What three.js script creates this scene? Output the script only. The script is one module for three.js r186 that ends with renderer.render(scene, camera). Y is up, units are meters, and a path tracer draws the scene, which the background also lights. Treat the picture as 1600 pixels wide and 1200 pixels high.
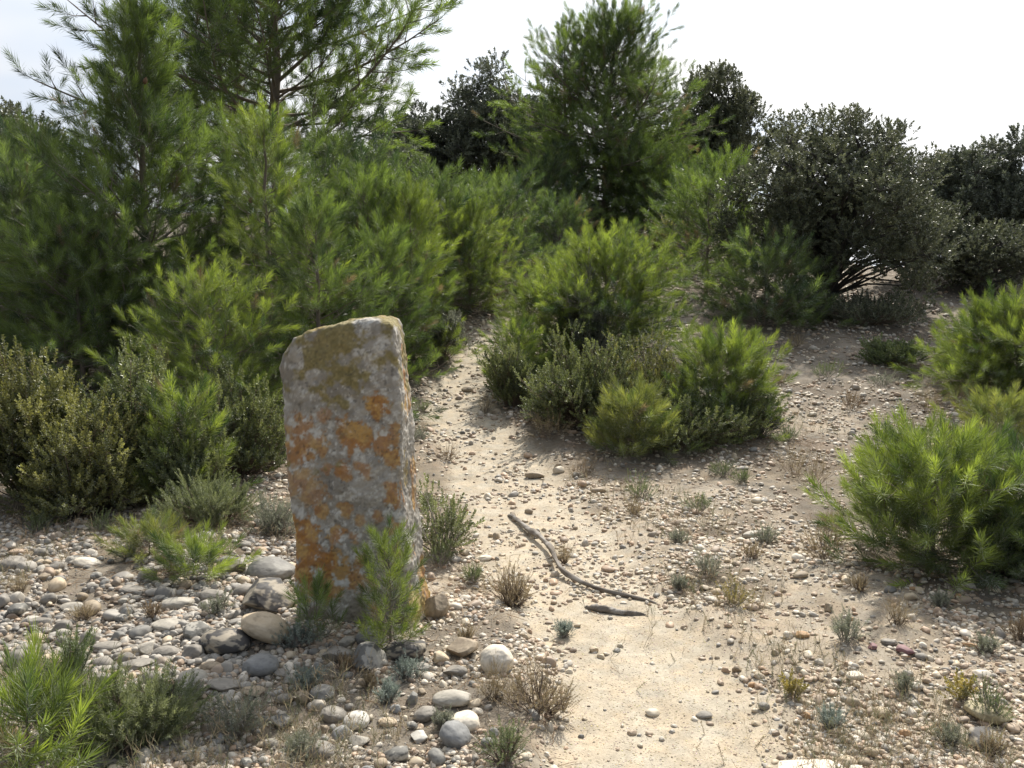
import * as THREE from 'three';
import { mergeVertices } from 'three/addons/utils/BufferGeometryUtils.js';

// ---------- camera, sky, sun, exposure ----------
const scene = new THREE.Scene();
const camera = new THREE.PerspectiveCamera(48.0, 4 / 3, 0.05, 3000);
camera.position.set(0, 1.55, 0);
camera.rotation.x = THREE.MathUtils.degToRad(-7);

const SUN_ELEVATION = 48, SUN_AZIMUTH = 19;            // degrees; azimuth clockwise from the view direction
const se = THREE.MathUtils.degToRad(SUN_ELEVATION), sa = THREE.MathUtils.degToRad(SUN_AZIMUTH);
const sunDir = new THREE.Vector3(Math.cos(se) * Math.sin(sa), Math.sin(se), -Math.cos(se) * Math.cos(sa));
const sun = new THREE.DirectionalLight(new THREE.Color(1.0, 0.94, 0.85), 5.0);
sun.position.copy(sunDir).multiplyScalar(60);
sun.castShadow = true;
sun.shadow.radius = 1.6;
sun.shadow.mapSize.set(4096, 4096);
Object.assign(sun.shadow.camera, { left: -28, right: 28, top: 28, bottom: -28, near: 1, far: 160 });
scene.add(sun, sun.target);

const renderer = new THREE.WebGLRenderer({ antialias: true });
renderer.setSize(1024, 768);
renderer.toneMapping = THREE.LinearToneMapping;
renderer.toneMappingExposure = 1.36;
renderer.shadowMap.enabled = true;

// ---------- random numbers and noise ----------
function rng(seed) {
  let a = (seed * 2654435761) >>> 0;
  return () => { a = (a + 0x6D2B79F5) >>> 0; let t = a; t = Math.imul(t ^ (t >>> 15), t | 1); t ^= t + Math.imul(t ^ (t >>> 7), t | 61); return ((t ^ (t >>> 14)) >>> 0) / 4294967296; };
}
function hash3(x, y, z) { let h = (Math.imul(x, 374761393) + Math.imul(y, 668265263) + Math.imul(z, 1274126177)) | 0; h = Math.imul(h ^ (h >>> 13), 1274126177); return ((h ^ (h >>> 16)) >>> 0) / 4294967296; }
function noise(x, y, z = 0) {                           // value noise, -1..1
  const X = Math.floor(x), Y = Math.floor(y), Z = Math.floor(z), s = (t) => t * t * t * (t * (t * 6 - 15) + 10);
  const u = s(x - X), v = s(y - Y), w = s(z - Z), L = (a, b, t) => a + (b - a) * t;
  const r = L(L(L(hash3(X, Y, Z), hash3(X + 1, Y, Z), u), L(hash3(X, Y + 1, Z), hash3(X + 1, Y + 1, Z), u), v),
    L(L(hash3(X, Y, Z + 1), hash3(X + 1, Y, Z + 1), u), L(hash3(X, Y + 1, Z + 1), hash3(X + 1, Y + 1, Z + 1), u), v), w);
  return r * 2 - 1;
}
function fbm(x, y, z = 0, n = 4) { let a = 0, s = 0.5, t = 0; for (let i = 0; i < n; i++) { a += s * noise(x, y, z); t += s; x = x * 2.03 + 17.1; y = y * 2.03 - 9.3; z = z * 2.03 + 4.7; s *= 0.5; } return a / t; }
const clamp = (x, a = 0, b = 1) => Math.min(b, Math.max(a, x));
const mix = (a, b, t) => a + (b - a) * t;
const smooth = (a, b, x) => { const t = clamp((x - a) / (b - a)); return t * t * (3 - 2 * t); };
const mix3 = (a, b, t) => [mix(a[0], b[0], t), mix(a[1], b[1], t), mix(a[2], b[2], t)];
const V = (x, y, z) => new THREE.Vector3(x, y, z);

// ---------- sky: thin bright haze over pale blue, an aureole round the sun ----------
{
  const W = 1024, H = 512, data = new Float32Array(W * H * 4), v = V(0, 0, 0);
  for (let j = 0; j < H; j++) for (let i = 0; i < W; i++) {
    const el = ((j + 0.5) / H - 0.5) * Math.PI, az = ((i + 0.5) / W - 0.5) * 2 * Math.PI;
    v.set(Math.cos(el) * Math.cos(az), Math.sin(el), Math.cos(el) * Math.sin(az));
    const up = Math.max(0, v.y), c = clamp(v.dot(sunDir), -1, 1), ang = Math.acos(c);
    let col = mix3([0.72, 0.86, 1.0], [0.20, 0.38, 0.76], Math.pow(up, 0.6));
    const k = 1 / (0.10 + up), wisps = fbm(v.x * k * 0.9 + 3, v.z * k * 1.6, 2.2, 5);
    const toward = Math.exp(-ang * ang / 1.1);                          // haze scatters forward
    const veil = clamp(0.30 + 0.9 * wisps + 0.9 * toward);
    col = mix3(col, [1.0, 1.0, 1.0], veil);
    const glow = 0.5 * Math.exp(-ang * ang / 0.22) + 0.9 * Math.exp(-ang / 0.10), b = 0.34 + 0.90 * toward;
    const o = (j * W + i) * 4;
    data[o] = (col[0] + glow) * b; data[o + 1] = (col[1] + glow * 0.98) * b; data[o + 2] = (col[2] + glow * 0.93) * b; data[o + 3] = 1;
  }
  const sky = new THREE.DataTexture(data, W, H, THREE.RGBAFormat, THREE.FloatType);
  sky.mapping = THREE.EquirectangularReflectionMapping; sky.magFilter = THREE.LinearFilter; sky.minFilter = THREE.LinearFilter; sky.needsUpdate = true;
  scene.background = sky; scene.environment = sky;
}

// ---------- naming ----------
const taken = new Map();
function numbered(n) { const k = taken.get(n) ?? 0; taken.set(n, k + 1); return k ? `${n}_${String(k).padStart(3, '0')}` : n; }
function shadows(o) { o.castShadow = o.receiveShadow = true; return o; }
function thing(name, label, category, group, x = 0, y = 0, z = 0, turn = 0) {
  const g = new THREE.Group(); g.name = numbered(name); g.position.set(x, y, z); g.rotation.y = turn; scene.add(g);
  g.userData = { label, category }; if (group) g.userData.group = group; return g;
}
function part(name, geometry, material, parent, stuff) { const m = shadows(new THREE.Mesh(geometry, material)); m.name = name; parent.add(m); if (stuff) m.userData.kind = 'stuff'; return m; }
function structure(o, name, label) { o.name = name; o.userData = { kind: 'structure', label }; scene.add(shadows(o)); return o; }
function stuff(o, name, label, category) { o.name = name; o.userData = { kind: 'stuff', label, category }; scene.add(o); return o; }

// ---------- the lie of the land (d is the distance ahead, -z) ----------
function landBase(x, d) {
  let s = Math.max(0, d - 6); if (s > 16) s = 16 + 6 * (1 - Math.exp(-(s - 16) / 6));
  return 0.22 * s * s / (s + 4) - smooth(15.5, 32, d) * smooth(0.26, 0.45, x / Math.max(d, 1)) * 3.6;
}
const TRAIL = [[-3, 0.35, 0.6], [2.58, 0.5, 0.42], [3.0, 0.53, 0.42], [3.56, 0.5, 0.40], [4.36, 0.30, 0.44], [5.6, 0.13, 0.44], [7.02, -0.14, 0.42], [8.4, -0.46, 0.38], [9.33, -0.56, 0.33], [10.4, -0.52, 0.26], [11.66, -0.36, 0.22], [12.4, -0.2, 0.2], [16, 0.9, 0.22], [22, 1.2, 0.2]];
function trail(d) { for (let i = 1; i < TRAIL.length; i++) if (d < TRAIL[i][0] || i === TRAIL.length - 1) { const [a, x0, w0] = TRAIL[i - 1], [b, x1, w1] = TRAIL[i], t = clamp((d - a) / (b - a)); return [mix(x0, x1, t), mix(w0, w1, t)]; } }
function trailMask(x, d) { if (d < -3 || d > 22) return 0; const [c, w] = trail(d); const n = fbm(x * 2.2, d * 2.2, 1.5, 4) * 0.22 + fbm(x * 9, d * 9, 5.5, 3) * 0.07; return smooth(1.25, 0.75, Math.abs(x - c) / w + n); }
function land(x, d) {
  const near = smooth(40, 12, Math.abs(d) + Math.abs(x) * 0.5), m = trailMask(x, d);
  return landBase(x, d) + near * ((1 - 0.75 * m) * (fbm(x * 1.1, d * 1.1, 7.7, 3) * 0.06 + fbm(x * 4.3, d * 4.3, 3.1, 3) * 0.025) + fbm(x * 15, d * 15, 9.1, 3) * 0.006 - 0.035 * m);
}
const groundY = (x, z) => land(x, -z);

// ---------- shared materials ----------
const std = (r, g, b, rough = 0.95, more = {}) => new THREE.MeshStandardMaterial({ color: new THREE.Color().setRGB(r, g, b), roughness: rough, ...more });
const leafy = (gloss, through, coatRough = 0.3) => new THREE.MeshPhysicalMaterial({ color: 0xffffff, roughness: 1, transmission: through, thickness: 0, clearcoat: gloss, clearcoatRoughness: coatRough, side: THREE.DoubleSide });
const M = {
  bark: std(0.18, 0.15, 0.12), paleBark: std(0.24, 0.205, 0.17), oakBark: std(0.075, 0.068, 0.06), twig: std(0.17, 0.13, 0.095), greyTwig: std(0.24, 0.22, 0.19), cone: std(0.13, 0.075, 0.04, 0.8),
  needle: leafy(0.3, 0.55), oakLeaf: leafy(0.5, 0.28, 0.35), shrubLeaf: leafy(0.45, 0.42, 0.3), herb: leafy(0.15, 0.42), dry: leafy(0.1, 0.35),
};
// ---------- ground and footpath: one sheet, cut along the ragged edge of the path ----------
function sandTextures() {
  const S = 1024, col = new Uint8Array(S * S * 4), bump = new Uint8Array(S * S * 4), R = rng(77), h = new Float32Array(S * S), tone = new Float32Array(S * S * 3).fill(1);
  const per = (x, y, f, o) => { // periodic value noise
    const X = Math.floor(x * f), Y = Math.floor(y * f), u = x * f - X, v = y * f - Y, a = (i, j) => hash3(((X + i) % f + f) % f, ((Y + j) % f + f) % f, o), s = (t) => t * t * (3 - 2 * t);
    return mix(mix(a(0, 0), a(1, 0), s(u)), mix(a(0, 1), a(1, 1), s(u)), s(v));
  };
  for (let j = 0; j < S; j++) for (let i = 0; i < S; i++) {
    const x = i / S, y = j / S, n = per(x, y, 8, 1) * 0.3 + per(x, y, 32, 2) * 0.3 + per(x, y, 128, 3) * 0.25 + per(x, y, 400, 4) * 0.25;
    h[j * S + i] = n * 0.5; const t = 0.80 + 0.30 * n + (R() - 0.5) * 0.16, w = per(x, y, 16, 6) * 0.08;
    tone[(j * S + i) * 3] = t + w * 0.5; tone[(j * S + i) * 3 + 1] = t; tone[(j * S + i) * 3 + 2] = t - w * 0.6;
  }
  for (let k = 0; k < 9000; k++) {                                       // grit
    const cx = R() * S, cy = R() * S, r = 1 + 3.4 * R() ** 3 , e = 0.6 + 0.4 * R(), a = R() * 3.14, c = [0.72 + R() * 0.5, 0, 0]; c[1] = c[0] * (0.90 + R() * 0.12); c[2] = c[0] * (0.78 + R() * 0.26);
    for (let y = -5; y <= 5; y++) for (let x = -5; x <= 5; x++) {
      const u = (x * Math.cos(a) + y * Math.sin(a)) / r, v = (-x * Math.sin(a) + y * Math.cos(a)) / (r * e), q = u * u + v * v; if (q > 1) continue;
      const o = ((Math.floor(cy + y) + S) % S) * S + ((Math.floor(cx + x) + S) % S); h[o] = Math.max(h[o], 0.45 + 0.5 * Math.sqrt(1 - q) * r / 4.4);
      for (let m = 0; m < 3; m++) tone[o * 3 + m] = c[m];
    }
  }
  for (let o = 0; o < S * S; o++) { for (let m = 0; m < 3; m++) { col[o * 4 + m] = clamp(tone[o * 3 + m] * 205, 0, 255); bump[o * 4 + m] = clamp(h[o], 0, 1) * 255; } col[o * 4 + 3] = bump[o * 4 + 3] = 255; }
  return [col, bump].map((d, k) => { const t = new THREE.DataTexture(d, S, S); t.wrapS = t.wrapT = THREE.RepeatWrapping; t.magFilter = THREE.LinearFilter; t.minFilter = THREE.LinearMipmapLinearFilter; t.generateMipmaps = true; if (!k) t.colorSpace = THREE.SRGBColorSpace; t.needsUpdate = true; return t; });
}
function groundColor(x, d, m) {
  const n = fbm(x * 0.9, d * 0.9, 2.2, 4), f = fbm(x * 6, d * 6, 8.8, 3);
  const sand = [0.62, 0.555, 0.435], soil = [0.33, 0.28, 0.205], grey = [0.255, 0.225, 0.18], rusty = [0.33, 0.25, 0.18];
  let c = mix3(soil, grey, smooth(-0.25, 0.45, n + 0.35 * f + 0.7 * smooth(1.2, 2.6, x) * smooth(5.5, 7.5, d) + 0.35 * smooth(-0.8, -1.4, x)));
  c = mix3(c, rusty, 0.55 * smooth(0.25, 0.6, fbm(x * 1.7, d * 1.7, 21, 3)));
  const side = smooth(0.15, 0.55, fbm(x * 0.7 + 5, d * 0.7, 31, 3) + 0.9 * smooth(2.6, 1.0, x) * smooth(0, 0.6, x) * smooth(7.5, 5.5, d) - 0.5 * smooth(-0.6, -1.2, x)); // blown sand beside the path
  c = mix3(c, [0.54, 0.475, 0.375], 0.8 * side);
  c = mix3(c, [0.17, 0.135, 0.095], 0.8 * smooth(-0.2, 0.25, fbm(x * 1.9, d * 1.9, 51, 4) - 0.22)); // patches of needle litter
  c = mix3(c, sand, m);
  const k = 1 + 0.16 * f + 0.10 * fbm(x * 24, d * 24, 3.3, 2);
  return [c[0] * k, c[1] * k, c[2] * k];
}
{
  const axis = (lo, hi, step, far0, far1, q) => { const a = []; for (let v = lo; v <= hi + 1e-6; v += step) a.push(v); let s = step, v = hi; while (v < far1) { s *= q; v += s; a.push(v); } s = step; v = lo; while (v > far0) { s *= q; v -= s; a.unshift(v); } return a; };
  const xs = axis(-3.6, 3.6, 0.022, -500, 500, 1.10), ds = axis(2.1, 8.2, 0.024, -300, 700, 1.08), nx = xs.length, nd = ds.length;
  const pos = new Float32Array(nx * nd * 3), uv = new Float32Array(nx * nd * 2), col = new Float32Array(nx * nd * 3), mask = new Float32Array(nx * nd), idx = [[], []];
  for (let j = 0; j < nd; j++) for (let i = 0; i < nx; i++) {
    const o = j * nx + i, x = xs[i], d = ds[j], m = trailMask(x, d); mask[o] = m;
    pos.set([x, land(x, d), -d], o * 3); uv.set([x / 0.9, d / 0.9], o * 2); col.set(groundColor(x, d, m), o * 3);
  }
  for (let j = 0; j < nd - 1; j++) for (let i = 0; i < nx - 1; i++) {
    const a = j * nx + i, b = a + 1, c = a + nx, e = c + 1; for (const t of [[a, b, e], [a, e, c]]) idx[(mask[t[0]] + mask[t[1]] + mask[t[2]]) / 3 > 0.4 ? 1 : 0].push(...t);
  }
  const whole = new THREE.BufferGeometry(); whole.setAttribute('position', new THREE.BufferAttribute(pos, 3)); whole.setIndex([...idx[0].slice(0, 0)]); whole.setIndex(idx[0].concat(idx[1])); whole.computeVertexNormals();
  const [map, bumpMap] = sandTextures(), material = new THREE.MeshStandardMaterial({ vertexColors: true, map, bumpMap, bumpScale: 0.006, roughness: 0.97 });
  idx.forEach((ix, k) => {                                              // keep only the vertices each piece uses
    const remap = new Int32Array(nx * nd).fill(-1), used = []; for (const v of ix) if (remap[v] < 0) { remap[v] = used.length; used.push(v); }
    const g = new THREE.BufferGeometry(), take = (src, w) => { const a = new Float32Array(used.length * w); used.forEach((v, n) => { for (let q = 0; q < w; q++) a[n * w + q] = src[v * w + q]; }); return new THREE.BufferAttribute(a, w); };
    g.setAttribute('position', take(pos, 3)); g.setAttribute('normal', take(whole.attributes.normal.array, 3)); g.setAttribute('uv', take(uv, 2)); g.setAttribute('color', take(col, 3)); g.setIndex(ix.map((v) => remap[v]));
    structure(new THREE.Mesh(g, material), k ? 'footpath' : 'ground', k ? 'pale sandy footpath winding uphill past the marker stone' : 'stony soil hillside with gravel and scrub');
  });
}
// ---------- the lichen-covered marker stone ----------
{
  const HT = 1.45, FZ = -3.68, DEEP = 0.24;                                // height incl. foot in the soil, plane of the front face, thickness
  const leftEdge = [[-0.10, -0.965], [0.0, -0.962], [0.17, -0.968], [0.35, -0.975], [0.60, -0.987], [0.82, -1.004], [1.18, -1.026], [1.4, -1.035]];
  const rightEdge = [[-0.10, -0.437], [0.0, -0.445], [0.375, -0.469], [0.63, -0.484], [0.85, -0.486], [1.05, -0.490], [1.36, -0.512], [1.5, -0.52]];
  const topLine = [[0, 1.155], [0.06, 1.215], [0.14, 1.275], [0.27, 1.312], [0.5, 1.335], [0.62, 1.352], [0.86, 1.366], [0.97, 1.358], [1, 1.35]];
  const read = (t, v) => { for (let i = 1; i < t.length; i++) if (v < t[i][0] || i === t.length - 1) return mix(t[i - 1][1], t[i][1], clamp((v - t[i - 1][0]) / (t[i][0] - t[i - 1][0]))); };
  const place = (u, v) => { const y = mix(-0.12, read(topLine, u), v); return [mix(read(leftEdge, y), read(rightEdge, y), u), y]; };
  const box = new THREE.BoxGeometry(2, 2, 2, 124, 330, 66); box.deleteAttribute('uv'); box.deleteAttribute('normal');
  let g = mergeVertices(box, 1e-5); const p = g.attributes.position, q = V(0, 0, 0), c = V(0, 0, 0), size = V(0.255, 0.73, DEEP / 2);
  for (let i = 0; i < p.count; i++) {
    q.set(p.getX(i) * size.x, p.getY(i) * size.y, p.getZ(i) * size.z);
    const r = 0.013 + 0.030 * Math.max(0, noise(q.x * 4, q.y * 9, q.z * 4 + 2)) ** 2 + 0.012 * fbm(q.x * 7, q.y * 7, q.z * 7 + 3, 3) + 0.014 * Math.max(0, fbm(q.x * 3.1, q.y * 3.1 + 8, q.z * 3, 2));
    c.set(clamp(q.x, -size.x + r, size.x - r), clamp(q.y, -size.y + r, size.y - r), clamp(q.z, -size.z + r, size.z - r));
    const n = q.clone().sub(c); if (n.lengthSq() > 1e-12) { n.normalize(); q.copy(c).addScaledVector(n, r); } else n.set(0, 0, 0);
    const u = q.x / size.x * 0.5 + 0.5, v = q.y / size.y * 0.5 + 0.5, [X, Y] = place(clamp(u), clamp(v)), z = q.z;
    const w = fbm(X * 3.2, Y * 3.2, z * 3.2, 3) * 0.024 + fbm(X * 11, Y * 11, z * 11, 4) * 0.012 + fbm(X * 45, Y * 45, z * 45, 3) * 0.0050 - 0.006 * Math.max(0, noise(X * 28, Y * 28, z * 28) - 0.45) * 2 + noise(X * 130, Y * 130, z * 130) * 0.0018;
    const out = V(q.x / size.x, q.y / size.y, q.z / size.z); const ax = Math.abs(out.x) ** 8, ay = Math.abs(out.y) ** 8, az = Math.abs(out.z) ** 8; out.set(Math.sign(out.x) * ax, Math.sign(out.y) * ay, Math.sign(out.z) * az).normalize();
    const lean = 0.045 * Y;                   // leans back a little
    const zz = z - DEEP / 2;                                            // 0 at the front face
    p.setXYZ(i, X + out.x * w + zz * mix(-0.30, -0.02, clamp(Y / 1.36)), Y + out.y * w, FZ + zz + out.z * w - lean + 0.06 * (u - 0.5));
  }
  g.computeVertexNormals();
  // lichens: [u, v up the face, radius in metres, strength] of the orange crusts on the front
  const spots = [[0.83, 0.775, 0.042, 1.0], [0.62, 0.675, 0.062, 0.95], [0.55, 0.70, 0.04, 0.8], [0.16, 0.70, 0.05, 0.8], [0.14, 0.635, 0.066, 0.85], [0.27, 0.655, 0.05, 0.75], [0.85, 0.665, 0.045, 0.8], [0.93, 0.62, 0.04, 0.9], [0.50, 0.575, 0.032, 0.85], [0.66, 0.585, 0.03, 0.75], [0.70, 0.57, 0.025, 0.7],
    [0.10, 0.54, 0.06, 0.7], [0.20, 0.50, 0.05, 0.6], [0.93, 0.49, 0.04, 0.85], [0.90, 0.53, 0.026, 0.8], [0.28, 0.445, 0.03, 0.8], [0.48, 0.45, 0.028, 0.8], [0.40, 0.375, 0.034, 0.85], [0.10, 0.37, 0.066, 1.0], [0.15, 0.31, 0.066, 1.0], [0.07, 0.25, 0.06, 1.0], [0.25, 0.285, 0.05, 1.0], [0.40, 0.255, 0.065, 0.95], [0.52, 0.24, 0.05, 0.9], [0.30, 0.215, 0.06, 0.9], [0.15, 0.19, 0.05, 0.9], [0.60, 0.30, 0.03, 0.7], [0.93, 0.40, 0.03, 0.8], [0.62, 0.42, 0.022, 0.7], [0.93, 0.30, 0.03, 0.7], [0.36, 0.58, 0.02, 0.6], [0.78, 0.44, 0.022, 0.7], [0.55, 0.37, 0.022, 0.7], [0.35, 0.74, 0.025, 0.6], [0.97, 0.70, 0.03, 0.7]];
  const col = new Float32Array(p.count * 3), N = g.attributes.normal;
  for (let i = 0; i < p.count; i++) {
    const X = p.getX(i), Y = p.getY(i), Z = p.getZ(i), xl = read(leftEdge, Y), xr = read(rightEdge, Y), u = (X - xl) / (xr - xl), v = (Y + 0.12) / HT;
    const front = N.getZ(i) > 0.55, side = N.getX(i) > 0.5;
    const n1 = fbm(X * 9, Y * 9, Z * 9, 4), n2 = fbm(X * 34, Y * 34, Z * 34 + 5, 4), n3 = noise(X * 110, Y * 110, Z * 110), n4 = fbm(X * 70 + 9, Y * 70, Z * 70, 2);
    let c = mix3([0.235, 0.215, 0.18], [0.345, 0.322, 0.278], smooth(-0.4, 0.4, n1 + 0.5 * n2));
    c = mix3(c, [0.19, 0.18, 0.16], 0.6 * smooth(0.12, 0.35, fbm(X * 21 + 40, Y * 21, Z * 21, 4)));             // dark grey crust
    c = mix3(c, [0.50, 0.488, 0.445], 0.7 * smooth(0.16, 0.40, n2 * 0.8 + 0.2 * n1 + 0.18 * n3));                   // pale grey crust
    c = mix3(c, [0.56, 0.54, 0.48], 0.4 * smooth(0.36, 0.55, n4 + 0.2 * n1));                                      // white flecks
    let o = 0;
    if (!side) for (const [su, sv, r, k] of spots) { const dx = (u - su) * 0.51, dy = (v - sv) * HT, dd = Math.hypot(dx, dy) / (r * 1.2); if (dd < 2) o = Math.max(o, k * smooth(1.28, 0.66, dd + 1.0 * n2 + 0.5 * n1 + 0.3 * n3)); }
    if (!front) o = Math.max(o, 0.9 * smooth(0.05, 0.3, fbm(X * 12, Y * 5, Z * 16 + 9, 4) + 0.15 * (1 - Math.abs(v - 0.4) * 2.5)));
    const hue = fbm(X * 17 + 3, Y * 17, Z * 17, 3);
    const orange = mix3([0.34, 0.145, 0.025], [0.45, 0.265, 0.075], smooth(-0.3, 0.35, hue + 0.3 * n3));
    c = mix3(c, orange, o * (0.86 + 0.14 * n3));
    const ol = smooth(0.02, 0.30, fbm(X * 15, Y * 15 + 30, Z * 15, 4) + 0.55 * smooth(0.72, 0.95, v) - 0.35 + 0.3 * smooth(0.35, 0.05, Math.abs(u - 0.45)) * smooth(0.7, 0.8, v)) * (v > 0.55 ? 1 : 0.0);
    c = mix3(c, mix3([0.15, 0.125, 0.035], [0.25, 0.20, 0.07], 0.5 + 0.5 * n3), 0.85 * ol);
    const foot = smooth(0.02, 0.3, fbm(X * 13 + 7, Y * 9, Z * 13, 4) + 0.9 * smooth(0.24, 0.08, v) - 0.35);
    c = mix3(c, side ? [0.40, 0.29, 0.07] : [0.16, 0.13, 0.085], 0.7 * foot);
    c = mix3(c, [0.07, 0.062, 0.052], 0.5 * smooth(0.42, 0.6, fbm(X * 60 + 70, Y * 60, Z * 60, 2)));                   // black specks
    const k = 1 + 0.10 * n3 + 0.08 * n2; col.set([c[0] * k, c[1] * k, c[2] * k], i * 3);
  }
  g.setAttribute('color', new THREE.BufferAttribute(col, 3));
  const m = shadows(new THREE.Mesh(g, new THREE.MeshStandardMaterial({ vertexColors: true, roughness: 0.96 })));
  m.name = 'marker_stone'; m.userData = { label: 'tall leaning stone slab crusted with orange and grey lichen beside the path', category: 'standing stone' }; scene.add(m);
}
// ---------- plant builders ----------
class Wood {                                                             // tapered tubes gathered into one geometry
  constructor() { this.p = []; this.n = []; this.i = []; }
  tube(pts, r0, r1, sides = 5) {
    const base = this.p.length / 3, a = V(0, 0, 0), b = V(0, 0, 0), t = V(0, 0, 0), u = V(0, 0, 0), w = V(0, 0, 0); let ref = V(0.3, 0.1, 1).normalize();
    pts.forEach((q, k) => {
      t.copy(pts[Math.min(k + 1, pts.length - 1)]).sub(pts[Math.max(k - 1, 0)]).normalize(); if (Math.abs(t.dot(ref)) > 0.92) ref = V(1, 0.2, 0).normalize();
      u.crossVectors(t, ref).normalize(); w.crossVectors(t, u); const r = mix(r0, r1, k / (pts.length - 1));
      for (let s = 0; s < sides; s++) { const f = s / sides * Math.PI * 2; a.copy(u).multiplyScalar(Math.cos(f)).addScaledVector(w, Math.sin(f)); b.copy(q).addScaledVector(a, r); this.p.push(b.x, b.y, b.z); this.n.push(a.x, a.y, a.z); }
    });
    for (let k = 0; k < pts.length - 1; k++) for (let s = 0; s < sides; s++) { const c = base + k * sides + s, d = base + k * sides + (s + 1) % sides; this.i.push(c, d, c + sides, d, d + sides, c + sides); }
    return this;
  }
  get empty() { return !this.i.length; }
  geometry() { const g = new THREE.BufferGeometry(); g.setAttribute('position', new THREE.Float32BufferAttribute(this.p, 3)); g.setAttribute('normal', new THREE.Float32BufferAttribute(this.n, 3)); g.setIndex(this.i); return g; }
}
// a spray: a short stem along +y set with folded leaves or needles
function spray({ n, stem, len, w, a0, a1, seed, tip = 1, fold = 0.2, bend = 0.1, wide = 0.45, stemR = 0.0011 }) {
  const R = rng(seed), p = [], ix = [], d = V(0, 0, 0), s = V(0, 0, 0), up = V(0, 0, 0), q = V(0, 0, 0);
  const put = (v) => { p.push(v.x, v.y, v.z); return p.length / 3 - 1; };
  for (let k = 0; k < n; k++) {
    const h = Math.pow((k + R()) / n, tip), az = k * 2.39996 + R() * 0.7, an = mix(a0, a1, h) + (R() - 0.5) * 0.35, L = len * (0.75 + 0.4 * R());
    d.set(Math.sin(an) * Math.cos(az), Math.cos(an), Math.sin(an) * Math.sin(az)); s.crossVectors(d, V(R() - 0.5, R() - 0.5 + 0.6, R() - 0.5)).normalize(); up.crossVectors(s, d).normalize();
    const b = V((R() - 0.5) * 0.003, h * stem, (R() - 0.5) * 0.003), W = w * (0.8 + 0.4 * R()) / 2, bd = L * bend * (R() * 1.6 - 0.5);
    const i0 = put(b); q.copy(b).addScaledVector(d, L * wide).addScaledVector(up, bd * 0.6); const l = put(q.clone().addScaledVector(s, -W).addScaledVector(up, W * fold)), c = put(q), r = put(q.clone().addScaledVector(s, W).addScaledVector(up, W * fold));
    const t = put(b.clone().addScaledVector(d, L).addScaledVector(up, -bd)); ix.push(i0, l, c, i0, c, r, l, t, c, c, t, r);
  }
  const m = p.length / 3; for (let k = 0; k < 3; k++) { const f = k * 2.094; p.push(Math.cos(f) * stemR * 1.4, -0.01, Math.sin(f) * stemR * 1.4, Math.cos(f) * stemR * 0.6, stem * 1.02, Math.sin(f) * stemR * 0.6); }
  for (let k = 0; k < 3; k++) { const a = m + k * 2, b = m + ((k + 1) % 3) * 2; ix.push(a, b, a + 1, b, b + 1, a + 1); }
  const g = new THREE.BufferGeometry(); g.setAttribute('position', new THREE.Float32BufferAttribute(p, 3)); g.setIndex(ix); g.computeVertexNormals(); return g;
}
const SPRAY = {
  pine: [1, 2].map((s) => spray({ n: 78, stem: 0.12, len: 0.078, w: 0.0027, a0: 0.95, a1: 0.25, seed: s, tip: 0.8, bend: 0.10, wide: 0.4 })),
  pineFar: [3, 4].map((s) => spray({ n: 56, stem: 0.14, len: 0.088, w: 0.0046, a0: 0.95, a1: 0.28, seed: s, tip: 0.8, bend: 0.10, wide: 0.4 })),
  oak: [5, 6].map((s) => spray({ n: 15, stem: 0.10, len: 0.042, w: 0.021, a0: 1.25, a1: 0.55, seed: s, tip: 0.8, fold: 0.35 })),
  kermes: [7, 8].map((s) => spray({ n: 20, stem: 0.085, len: 0.022, w: 0.013, a0: 1.2, a1: 0.5, seed: s, tip: 0.9, fold: 0.4 })),
  rosemary: [9, 10].map((s) => spray({ n: 46, stem: 0.10, len: 0.021, w: 0.0030, a0: 1.0, a1: 0.4, seed: s, tip: 1, fold: 0.3 })),
  thyme: [11, 12].map((s) => spray({ n: 30, stem: 0.07, len: 0.010, w: 0.0032, a0: 1.1, a1: 0.5, seed: s, tip: 1, fold: 0.3, stemR: 0.0008 })),
  sage: [13, 14].map((s) => spray({ n: 22, stem: 0.05, len: 0.019, w: 0.0036, a0: 1.1, a1: 0.4, seed: s, fold: 0.3, bend: 0.3, stemR: 0.0008 })),
  straw: [15, 16].map((s) => spray({ n: 9, stem: 0.12, len: 0.05, w: 0.0018, a0: 0.6, a1: 0.2, seed: s, bend: 0.4, stemR: 0.0007 })),
};
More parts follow.
